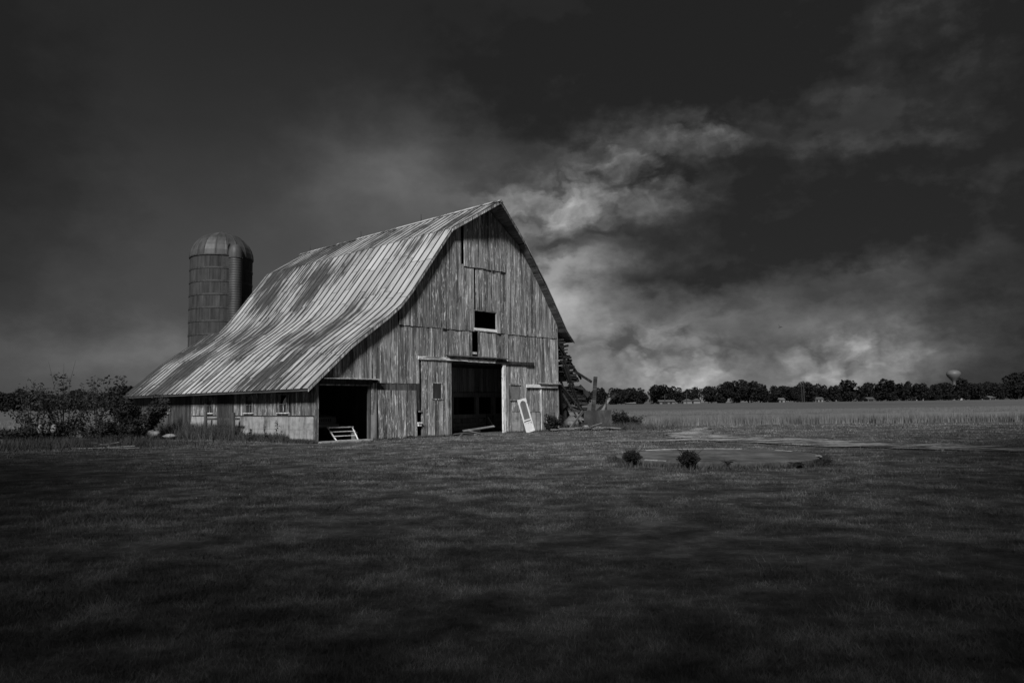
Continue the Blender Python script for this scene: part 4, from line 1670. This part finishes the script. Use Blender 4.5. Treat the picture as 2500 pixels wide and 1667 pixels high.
for j, (px_, hp) in enumerate(ROW):
    Y = 345 + 12 * math.sin(j * 2.1)
    hgt = (hp * (.92 + .2 * rng.random())) * Y / 1820 + 1.15
    place_tree(j % 6, pix_dir(px_, Y), Y, hgt, special.get(j) or row_label(px_),
               'far treeline right of the barn', wide=random.uniform(.72, 1.35))
for j in range(34):                                     # second rank that closes the row
    px_ = 1385 + j * 34 + random.uniform(-8, 8)
    Y = 372
    place_tree((j * 5 + 2) % 6, pix_dir(px_, Y), Y, random.uniform(6.2, 8.0), 'lower dark tree filling a gap in the back of the far row',
               'back rank of the far treeline', wide=1.25)
LROW = [(-60, 48), (-20, 50), (10, 46), (38, 44), (62, 52), (92, 44), (130, 40), (165, 42), (190, 50), (222, 46), (262, 44), (290, 62), (318, 58), (345, 46), (380, 40)]
for j, (px_, hp) in enumerate(LROW):
    Y = 330 + 10 * math.sin(j * 1.7)
    hgt = hp * Y / 1820 + 1.2
    place_tree((j + 3) % 6, pix_dir(px_, Y), Y, hgt, 'rounded dark tree rising over the shrubs left of the barn' if j == 11 else
               'dark broadleaf tree in the far row left of the barn', 'far treeline left of the barn', wide=1.15)

# shrubs ----------------------------------------------------------------------


def shrub(name, loc, label, stems, height, spread, leaves, lsize, mat, seed, whips=(), group=None, low=0.0):
    rs = random.Random(seed)
    root = empty(name, None, loc)
    st = MB()
    C = []
    for k in range(stems):
        a = rs.uniform(0, 6.28)
        l_ = height * rs.uniform(.55, 1.0)
        sp = spread * rs.uniform(.3, 1.0)
        bx, by = math.cos(a) * .15 * spread, math.sin(a) * .15 * spread
        pts = []
        for q in np.linspace(0, 1, 5):
            pts.append((bx + math.cos(a) * sp * q ** 1.4 + rs.uniform(-.06, .06), by + math.sin(a) * sp * q ** 1.4 + rs.uniform(-.06, .06), l_ * q ** .85))
        st.tube(pts, [.028, .022, .016, .011, .005], 4, False)
        P = np.array(pts)
        m = leaves // stems
        tq = (low + (1 - low) * np.array([rs.random() ** .7 for _ in range(m)])) * 3.999
        i0 = tq.astype(int)
        base_ = P[i0] + (P[i0 + 1] - P[i0]) * (tq - i0)[:, None]
        C.append(base_ + rng.normal(size=(m, 3)) * np.array([.16, .16, .11]) * (height / 3) ** .5)
    for w_ in whips:
        st.tube([w_[0], w_[1], w_[2]], [.016, .011, .004], 4, False)
    st.build('stem', M_BARK, root)
    C = np.concatenate(C)
    C[:, 2] = np.maximum(C[:, 2], .03)
    link('foliage', leaf_mesh('foliage', C, lsize, mat, aspect=.5), root)
    tag(root, label, 'shrub', group)
    return root


shrub('leafy_shrub', (-21.3, 35.6, 0), 'tall straggly shrub with bare whips left of the barn', 20, 3.4, 1.5, 1100, .15, M_SHRUB, 1,
      whips=[((-.2, 0, 1.6), (-.55, 0, 2.7), (-.95, .1, 3.95)), ((.0, 0, 1.7), (-.12, 0, 2.8), (-.15, 0, 3.85)), ((.1, 0, 1.7), (.1, .1, 2.9), (.35, .1, 4.0)),
             ((.3, 0, 1.5), (.9, .1, 2.6), (1.3, .1, 2.2))], low=.25)
shrub('leafy_shrub', (-22.7, 35.4, 0), 'low arching shrub at the outer end of the thicket', 12, 2.9, 1.2, 620, .15, M_SHRUB, 2, low=.2)
shrub('leafy_shrub', (-20.1, 36.2, 0), 'middle shrub with a thin upright spray in the thicket', 8, 3.25, .7, 330, .15, M_SHRUB, 3, low=.3)
shrub('leafy_shrub', (-19.95, 37.8, 0), 'sapling with large leaves near the barn eave', 7, 3.5, .75, 330, .20, M_SHRUB, 4, low=.35)
shrub('leafy_shrub', (-19.9, 40.2, 0), 'shrub pressed against the dark end of the side wall', 14, 2.3, 1.6, 4200, .17, M_DARKSHRUB, 5, low=.1)
dense = [(-22.6, 34.4, .9, 1.0), (-21.6, 34.0, 1.2, 1.1), (-20.8, 34.8, 1.7, 1.1), (-19.6, 35.2, 1.3, 1.0), (-18.7, 36.2, 1.1, 1.0), (-22.2, 36.4, 1.5, 1.2),
         (-20.0, 38.2, 1.6, 1.2), (-18.4, 33.6, .6, .8), (-23.2, 35.6, .9, .9)]
dl = ['dense low bush at the left front of the thicket', 'dense bush under the three pale stones', 'dense dark bush in the middle of the thicket', 'dense dark bush right of the pale stones',
      'low dark bush closest to the side wall weeds', 'tall dense bush at the back of the thicket', 'dense bush behind the large leaved sapling', 'small dark bush beside the brush pile',
      'outermost small bush of the thicket by the field']
for k, (x_, y_, h_, s_) in enumerate(dense):
    shrub('dense_bush', (x_, y_, 0), dl[k], 14, h_ * .85, s_, 1250, .13, M_DARKSHRUB, 40 + k, group='thicket left of the barn')
shrub('dense_bush', (2.45, 45.0, 0), 'small dark bush at the right foot of the barn front', 10, 1.0, .7, 1500, .13, M_DARKSHRUB, 60)
shrub('dense_bush', (6.75, 47.0, 0), 'rounded weedy bush right of the concrete tank', 22, 1.15, .6, 2600, .11, M_DARKSHRUB, 61)
shrub('dense_bush', (7.6, 47.4, 0), 'lower weedy bush trailing off towards the wheat', 16, .8, .6, 900, .12, M_DARKSHRUB, 62)


def mound(name, loc, label, h, r, seed, n=5200):
    """compact drooping bush on a short stem"""
    root = empty(name, None, loc)
    rs = random.Random(seed)
    st = MB()
    for k in range(9):                                  # stray shoots that stick out of the outline
        a = rs.uniform(0, 6.28)
        q = rs.uniform(.9, 1.35)
        st.tube([(0, 0, h * .3), (math.cos(a) * r * .7 * q, math.sin(a) * r * .7 * q, h * rs.uniform(.7, 1.0)), (math.cos(a) * r * 1.5 * q, math.sin(a) * r * 1.5 * q, h * rs.uniform(.8, 1.2))], [.008, .006, .002], 4, False)
    for k in range(14):
        a = rs.uniform(0, 6.28)
        st.tube([(0, 0, -.05), (math.cos(a) * r * .4, math.sin(a) * r * .4, h * .45), (math.cos(a) * r * .85, math.sin(a) * r * .85, h * rs.uniform(.5, .9))], [.014, .01, .003], 4, False)
    st.build('stem', M_BARK, root)
    C = crown_points(n, r, r, h * .36, 60, seed, .0)
    C[:, 2] += h * .52
    C[:, :2] *= (np.clip(C[:, 2] / (h * .45), .25, 1) ** .6)[:, None]
    C[:, 2] = np.maximum(C[:, 2], .01)
    link('foliage', leaf_mesh('foliage', C, .075, M_DARKSHRUB, up=-.6, aspect=.28), root)
    tag(root, label, 'bush')
    return root


mound('round_bush', (2.98, 18.95, 0), 'round dark bush at the left edge of the round slab', .50, .24, 71, 2600)
mound('round_bush', (4.18, 17.95, 0), 'round dark bush at the near edge of the round slab', .52, .27, 72, 2800)
for k, (x_, y_, h_, r_) in enumerate(((5.2, 18.3, .20, .14), (6.9, 18.35, .14, .16), (7.9, 19.2, .14, .18), (6.6, 23.7, .16, .15))):
    mound('weed_clump', (x_, y_, 0), ['low weed clump at the near rim of the round slab', 'low weeds under the right rim of the round slab',
                                      'dark weeds at the right end of the round slab', 'small weed clump at the far rim of the round slab'][k], h_, r_, 80 + k, 420)


def stalk(loc, label, h, seed):
    rs = random.Random(seed)
    root = empty('tall_weed', None, loc)
    tip = (rs.uniform(-.12, .12) * h, rs.uniform(-.1, .1) * h, h)
    MB().tube([(0, 0, -.05), (tip[0] * .3, tip[1] * .3, h * .5), tip], [.012, .009, .004], 4, False).build('stem', M_WEED, root)
    q = rng.random(70) ** .7
    C = np.stack([tip[0] * q, tip[1] * q, h * q], 1) + rng.normal(size=(70, 3)) * .05 * h
    C[:, 2] = np.maximum(C[:, 2], .02)
    link('leaves', leaf_mesh('leaves', C, .11, M_WEED, aspect=.35), root)
    tag(root, label, 'weed')


for k, (u_, v_, h_) in enumerate(((-.45, 2.6, 1.05), (-.5, 3.6, .75), (-.6, 4.9, .6), (-.7, 11.5, .9), (-.9, 12.6, 1.0), (-1.2, 13.6, .85), (-.8, 10.6, .8))):
    p = BW(u_, v_, 0)
    stalk(p, ['tall leafy weed against the pale footing near the barn corner', 'shorter weed beside the tall one at the footing', 'low weed at the middle of the long footing',
              'weed at the far end of the footing', 'tall weed past the end of the footing', 'weed beside the pale stones at the side wall', 'weed left of the far fence post'][k], h_, 300 + k)

# ------------------------------------------------------------------ grass, weeds and wheat (nobody could count these)


def blades(name, X, Yv, Z, H, Wd, mat, lean_=.35):
    n = len(X)
    a = rng.random(n) * 6.283
    dx, dy = np.cos(a) * Wd * .5, np.sin(a) * Wd * .5
    lx, ly = rng.normal(size=n) * lean_ * H, rng.normal(size=n) * lean_ * H
    co_ = np.empty((n, 3, 3), np.float32)
    co_[:, 0] = np.stack([X - dx, Yv - dy, Z - .01], 1)
    co_[:, 1] = np.stack([X + dx, Yv + dy, Z - .01], 1)
    co_[:, 2] = np.stack([X + lx, Yv + ly, Z + H], 1)
    return link(name, fast_mesh(name, co_.reshape(-1, 3), np.arange(3 * n).reshape(-1, 3), mat))


N = 560000
rd = np.exp(rng.uniform(math.log(3.2), math.log(58), N))
th_ = rng.uniform(R(-46), R(46), N)
X, Yv = rd * np.sin(th_), rd * np.cos(th_)
bu, bv = to_barn(X, Yv)
keep = ~((bu > -.05) & (bu < 17.2) & (bv > -.05) & (bv < 21))
keep &= np.hypot(X - PAD_C[0], Yv - PAD_C[1]) > PAD_R - .03
nd = near_drive(X, Yv)
keep &= (nd > -.15) | (rng.random(N) < .5 * sstep(-1.1, -.1, nd)) | (fbm(X * .9, Yv * 1.8, 3) > .54)
keep &= ~((X > 8) & (Yv > 52.5)) & ~((X < -24) & (Yv > 45))
tuft = fbm(X * .5 + 40, Yv * .8 + 11, 3)
keep &= rng.random(N) < np.clip((tuft - .28) * 2.6, .08, 1)
X, Yv, rd, tuft = X[keep], Yv[keep], rd[keep], tuft[keep]
clump = sstep(.64, .76, fbm(X * .75 + 7, Yv * 1.1 + 3, 3))
Hh = (.012 + .022 * rng.random(len(X)) + rd * .0007) * (.6 + .8 * tuft) + clump * .06 * rng.random(len(X))
o = blades('lawn_grass', X, Yv, gh(X, Yv), Hh, .0032 + rd * .0007, M_BLADE, .8)
tag(o, 'short rough grass over the whole yard', 'grass', kind='stuff')

# long weeds along the side wall, round the tank and at the drive's edge
parts = []
n = 13000
v_ = rng.uniform(-.2, 15, n)
u_ = -.12 - np.abs(rng.normal(size=n)) * (.16 + .06 * np.clip(v_ - 4, 0, 8))
wx = -8.858 + u_ * CU - v_ * SU
wy = 33.70 + u_ * SU + v_ * CU
hh = (.14 + .34 * rng.random(n) ** 1.5) * np.where(v_ > 6.5, 2.1, 1.0) * np.where(v_ < 2, .5, 1)
parts.append((wx, wy, hh))
n = 2600
ut = rng.uniform(2.9, 17.1, n)
vt = -.12 - np.abs(rng.normal(size=n)) * .12
ok = ~((ut > 8.2) & (ut < 12.2))
parts.append(((-8.858 + ut * CU - vt * SU)[ok], (33.70 + ut * SU + vt * CU)[ok], (.06 + .12 * rng.random(n))[ok]))
n = 2600
parts.append((rng.normal(6.4, 1.6, n), rng.normal(46.2, .7, n), .2 + .35 * rng.random(n)))
n = 2500
a = rng.uniform(0, 6.283, n)
parts.append((PAD_C[0] + np.cos(a) * (PAD_R + .08 + np.abs(rng.normal(size=n)) * .08), PAD_C[1] + np.sin(a) * (PAD_R + .08 + np.abs(rng.normal(size=n)) * .08), .05 + .13 * rng.random(n)))
for bx_, by_ in ((2.98, 18.95), (4.18, 17.95)):
    n = 260
    parts.append((bx_ + rng.normal(size=n) * .22, by_ + rng.normal(size=n) * .2, .05 + .16 * rng.random(n)))
n = 7000
parts.append((rng.normal(-20, 2.4, n), rng.normal(33, 1.3, n), .15 + .4 * rng.random(n)))
wx = np.concatenate([p[0] for p in parts])
wy = np.concatenate([p[1] for p in parts])
hh = np.concatenate([p[2] for p in parts])
o = blades('weeds', wx, wy, gh(wx, wy), hh, .022 + .02 * rng.random(len(wx)), M_WEED, .35)
tag(o, 'uncut weeds along the barn walls, slab and thicket', 'weeds', kind='stuff')

# white clover heads dotted over the lawn
n = 130
cx = rng.uniform(-12, 12, n)
cy = rng.uniform(13, 46, n)
ok = (np.hypot(cx - PAD_C[0], cy - PAD_C[1]) > PAD_R) & ~((to_barn(cx, cy)[0] > -.1) & (to_barn(cx, cy)[1] > -.3))
cx, cy = cx[ok], cy[ok]
C = np.stack([cx, cy, gh(cx, cy) + .05], 1)
o = link('clover_flowers', leaf_mesh('clover_flowers', np.repeat(C, 3, 0), .016, M_WHITE, aspect=.9))
tag(o, 'tiny white flower heads dotted over the lawn', 'flowers', kind='stuff')


# wheat: standing stalks at the near edge, canopy sheet behind
def edge_y(x):
    return 52.6 + (fbm(x * .3, x * 0 + 4, 3) - .5) * 1.6


n = 150000
X = rng.uniform(7.5, 75, n)
dd = rng.random(n) ** 1.5 * 26
Yv = edge_y(X) + dd
Hh = (.72 + .25 * rng.random(n)) * np.where(dd < .6, .45 + .5 * rng.random(n), 1.0)
X2 = rng.uniform(-70, -24.5, 40000)
d2 = rng.random(40000) ** 1.5 * 20
Y2 = 46 + (fbm(X2 * .3, X2 * 0 + 8, 3) - .5) * 1.5 + d2 + np.clip(X2 + 32, 0, 9) * 1.2
X, Yv, Hh = np.concatenate([X, X2]), np.concatenate([Yv, Y2]), np.concatenate([Hh, .7 + .25 * rng.random(40000)])
o = blades('wheat', X, Yv, gh(X, Yv), Hh, .03 + .025 * rng.random(len(X)), M_WHEAT, .10)
tag(o, 'standing wheat along the near edge of the field', 'wheat', kind='stuff')


def sheet(name, x0, x1, y0f, y1, nxx, nyy, lift):
    xs = np.linspace(x0, x1, nxx)
    tt = np.linspace(0, 1, nyy) ** 2.2
    XX = np.repeat(xs[None], nyy, 0)
    y0 = y0f(xs)
    YY = y0[None] + (y1 - y0[None]) * tt[:, None]
    ZZ = gh(XX, YY) + lift + (fbm(XX * .6, YY * .6, 3) - .5) * .12
    ZZ[0] = gh(XX[0], YY[0]) - .05
    ii = np.arange(nxx * nyy).reshape(nyy, nxx)
    fc = np.stack([ii[:-1, :-1], ii[:-1, 1:], ii[1:, 1:], ii[1:, :-1]], -1).reshape(-1, 4)
    o = link(name, fast_mesh(name, np.stack([XX, YY, ZZ], -1).reshape(-1, 3), fc, M_CANOPY, True))
    tag(o, kind='structure')
    return o


sheet('field', 7.6, 330, lambda x: edge_y(x) + .5, 330, 300, 120, .72)
sheet('field', -330, -24.6, lambda x: 46.5 + np.clip(x + 32, 0, 9) * 1.2, 320, 200, 90, .72)
sheet('field', -24.4, 7.4, lambda x: 78 + 0 * x, 320, 40, 60, .72)

# ------------------------------------------------------------------ far houses, poles, water tower, bird


def house(px_, Y, w_, d_, hw, hr, label, porch=False, rz=0.0):
    x = pix_dir(px_, Y)
    zb = float(gh(np.array([x]), np.array([Y]))[0])
    w_, hw, hr = w_ * .85, hw * .8, hr * .75
    root = empty('house', None, (x, Y, zb), rz)
    MB().box((-w_ / 2, -d_ / 2, -.2), (w_ / 2, d_ / 2, hw)).build('wall', M_HOUSE, root)
    e = .35
    MB().add([(-w_ / 2 - e, -d_ / 2 - e, hw - .08), (w_ / 2 + e, -d_ / 2 - e, hw - .08), (w_ / 2 + e, d_ / 2 + e, hw - .08), (-w_ / 2 - e, d_ / 2 + e, hw - .08),
              (-w_ / 2 - e, 0, hw + hr), (w_ / 2 + e, 0, hw + hr)], [(0, 1, 5, 4), (2, 3, 4, 5), (0, 4, 3), (1, 2, 5), (0, 3, 2, 1)]).build('roof', M_HROOF, root)
    nwin = max(2, int(w_ / 3))
    for k in range(nwin):
        xx = -w_ / 2 + w_ * (k + .5) / nwin
        MB().box((xx - .45, -d_ / 2 - .04, hw * .4), (xx + .45, -d_ / 2 + .02, hw * .8)).build('window', M_PANE, root)
    MB().box((-w_ * .12, -d_ / 2 - .06, 0), (-w_ * .12 + .9, -d_ / 2 + .02, hw * .82)).build('door', M_PANE, root)
    tag(root, label, 'house')
    return root


house(1622, 300, 7.0, 4, 2.1, .9, 'long low farm building with dark openings at the field edge')
house(1673, 298, 2.6, 3.4, 2.3, 1.1, 'small white gabled shed beside a utility pole', rz=R(90))
house(1695, 300, 2.6, 2.6, 2.4, 1.1, 'small white gabled shed, right one of the pair', rz=R(90))
house(1535, 352, 5.0, 4, 1.4, .8, 'low pale shed half sunk behind the wheat near the tank')
house(1890, 352, 7.0, 5, 2.4, 1.2, 'pale bungalow among the trees left of the twin poles')
house(1985, 352, 6.4, 4, 2.5, 1.3, 'bungalow with dark roof just right of the twin poles')
house(2045, 352, 3.4, 4, 2.6, 1.4, 'small bright gabled house under the dark trees', rz=R(70))
house(2114, 352, 3.4, 4, 2.2, 1.2, 'tiny pale house with tilted roof among the trees')
house(2232, 352, 4.0, 4, 2.0, 1.1, 'pale low garage left of the grey house')
house(2262, 352, 5.0, 4, 2.4, 1.6, 'grey house with broad roof in the far row')
house(2338, 352, 3.2, 4, 2.4, 1.5, 'white gabled house below the water tower', rz=R(90))
house(2374, 352, 4.4, 4, 2.3, 1.9, 'house with tall pale roof right of the water tower')
house(2408, 352, 3.2, 4, 2.1, 1.2, 'small pale house farthest to the right')


def pole(px_, Y, h, label, y_off=0):
    x = pix_dir(px_, Y)
    root = empty('utility_pole', None, (x, Y, float(gh(np.array([x]), np.array([Y]))[0])))
    MB().tube([(0, 0, -.2), (0, 0, h)], [.19, .13], 7).build('shaft', M_BARK, root)
    MB().box((-.9, -.06, h - .9), (.9, .06, h - .72)).build('crossarm', M_BARK, root)
    tag(root, label, 'pole', 'utility poles at the field edge')


pole(1672, 290, 5.4, 'thin utility pole before the white sheds')
pole(1619, 292, 4.4, 'short utility pole before the low farm building')
pole(1952, 300, 8.2, 'left one of the twin utility poles')
pole(1957, 292, 9.0, 'right one of the twin utility poles')

TX, TY = pix_dir(2323, 840), 840.0
WT = empty('water_tower', None, (TX, TY, .55))
tag(WT, 'bulb shaped water tower rising over the far trees', 'water tower')
o = MB().lathe([(1.5, 17), (1.7, 20.5), (2.6, 22.0), (4.6, 24.4), (6.6, 26.9), (7.35, 28.8), (7.35, 30.2), (6.7, 31.9), (5.2, 33.2), (3.0, 34.0), (.01, 34.3)], 40).build('tank', M_TOWER, WT, True)
MB().lathe([(4.0, 0), (2.4, 2.0), (1.6, 4.5), (1.5, 17.2)], 24).build('shaft', M_TOWER, WT, True)
MB().lathe([(7.36, 28.9), (7.55, 28.95), (7.55, 29.1), (7.36, 29.15)], 40).build('balcony', M_TOWER, WT)
MB().tube([(0, 0, 34.2), (0, 0, 35.0)], .15, 6).build('vent', M_TOWER, WT)

# a bird crossing the pale part of the sky
bm_v = [(-.30, 0, .0), (-.1, .05, .02), (-.1, -.05, .02), (.22, .02, .0), (.22, -.02, .0), (0, 0, .07), (0, 0, -.05), (.05, .12, .05), (.12, .38, .20), (-.06, .12, .05),
        (.05, -.12, .05), (.14, -.36, .16), (-.06, -.12, .05)]
bm_f = [(0, 1, 5), (0, 5, 2), (0, 6, 1), (0, 2, 6), (1, 3, 5), (2, 5, 4), (1, 6, 3), (2, 4, 6), (3, 4, 5), (3, 6, 4), (5, 7, 9), (7, 8, 9), (5, 12, 10), (10, 12, 11), (1, 9, 7), (2, 10, 12)]
b_ = MB().add(bm_v, bm_f).build('bird', M_IRON, None, False, (25.33, 70, 8.58), (R(30), R(-20), R(20)))
tag(b_, 'small dark bird flying in the pale sky right of the barn', 'bird')

# bare patch with gravel showing in the near lawn
bp = MB()
rg = [(math.cos(a) * .42 * (1 + .3 * math.sin(3 * a)), math.sin(a) * .30 * (1 + .25 * math.cos(4 * a))) for a in np.linspace(0, 2 * math.pi, 25)[:-1]]
zc = float(gh(np.array([3.55]), np.array([12.1]))[0])
bp.add([(0, 0, .03)] + [(x, y, -.01) for x, y in rg], [(0, 1 + k, 1 + (k + 1) % 24) for k in range(24)])
o = bp.build('bare_patch', M_GRAVEL, None, True, (3.55, 12.1, zc))
tag(o, kind='structure')

# ------------------------------------------------------------------ unseen sun blockers added behind the viewer to darken the lawn edges
t = NT('sun_blocker_veil')
t.n.remove(t.bsdf)
df = t.n.new('ShaderNodeBsdfDiffuse')
df.inputs['Color'].default_value = (.6, .6, .6, 1)
tr = t.n.new('ShaderNodeBsdfTransparent')
mx = t.n.new('ShaderNodeMixShader')
mx.inputs[0].default_value = .76
t.l.new(tr.outputs[0], mx.inputs[1])
t.l.new(df.outputs[0], mx.inputs[2])
t.l.new(mx.outputs[0], t.out.inputs[0])
M_BLOCKER = t.m


def sun_blocker(gx_, gy_, rx, ry, rz_, seed, hgt=90.0):
    off = hgt / math.tan(SUN_EL)
    cxx, cyy = gx_ + math.sin(SUN_AZ) * off, gy_ + math.cos(SUN_AZ) * off
    rs = np.random.default_rng(seed)
    n1, n2 = 14, 28
    V, F = [], []
    ph = rs.random(6) * 6.28
    for i in range(n1 + 1):
        for k in range(n2):
            a, b = math.pi * i / n1, 2 * math.pi * k / n2
            w_ = 1 + .12 * math.sin(3 * b + ph[0]) + .09 * math.sin(5 * b + ph[1] + 2 * a) + .06 * math.sin(9 * b + ph[2] - 3 * a)
            V.append((rx * w_ * math.sin(a) * math.cos(b), ry * w_ * math.sin(a) * math.sin(b), 7 * w_ * math.cos(a)))
    for i in range(n1):
        for k in range(n2):
            F.append((i * n2 + k, (i + 1) * n2 + k, (i + 1) * n2 + (k + 1) % n2, i * n2 + (k + 1) % n2))
    o = MB().add(V, F).build('sun_blocker', M_BLOCKER, None, True, (cxx, cyy, hgt), (0, 0, rz_))
    tag(o, kind='structure')
    return o


sun_blocker(0, -10.6, 50, 20, 0, 1, 42)
sun_blocker(21.5, 16, 13.5, 26, R(-36), 2, 42)
sun_blocker(-17.5, 13, 13.5, 20, R(38), 3, 42)
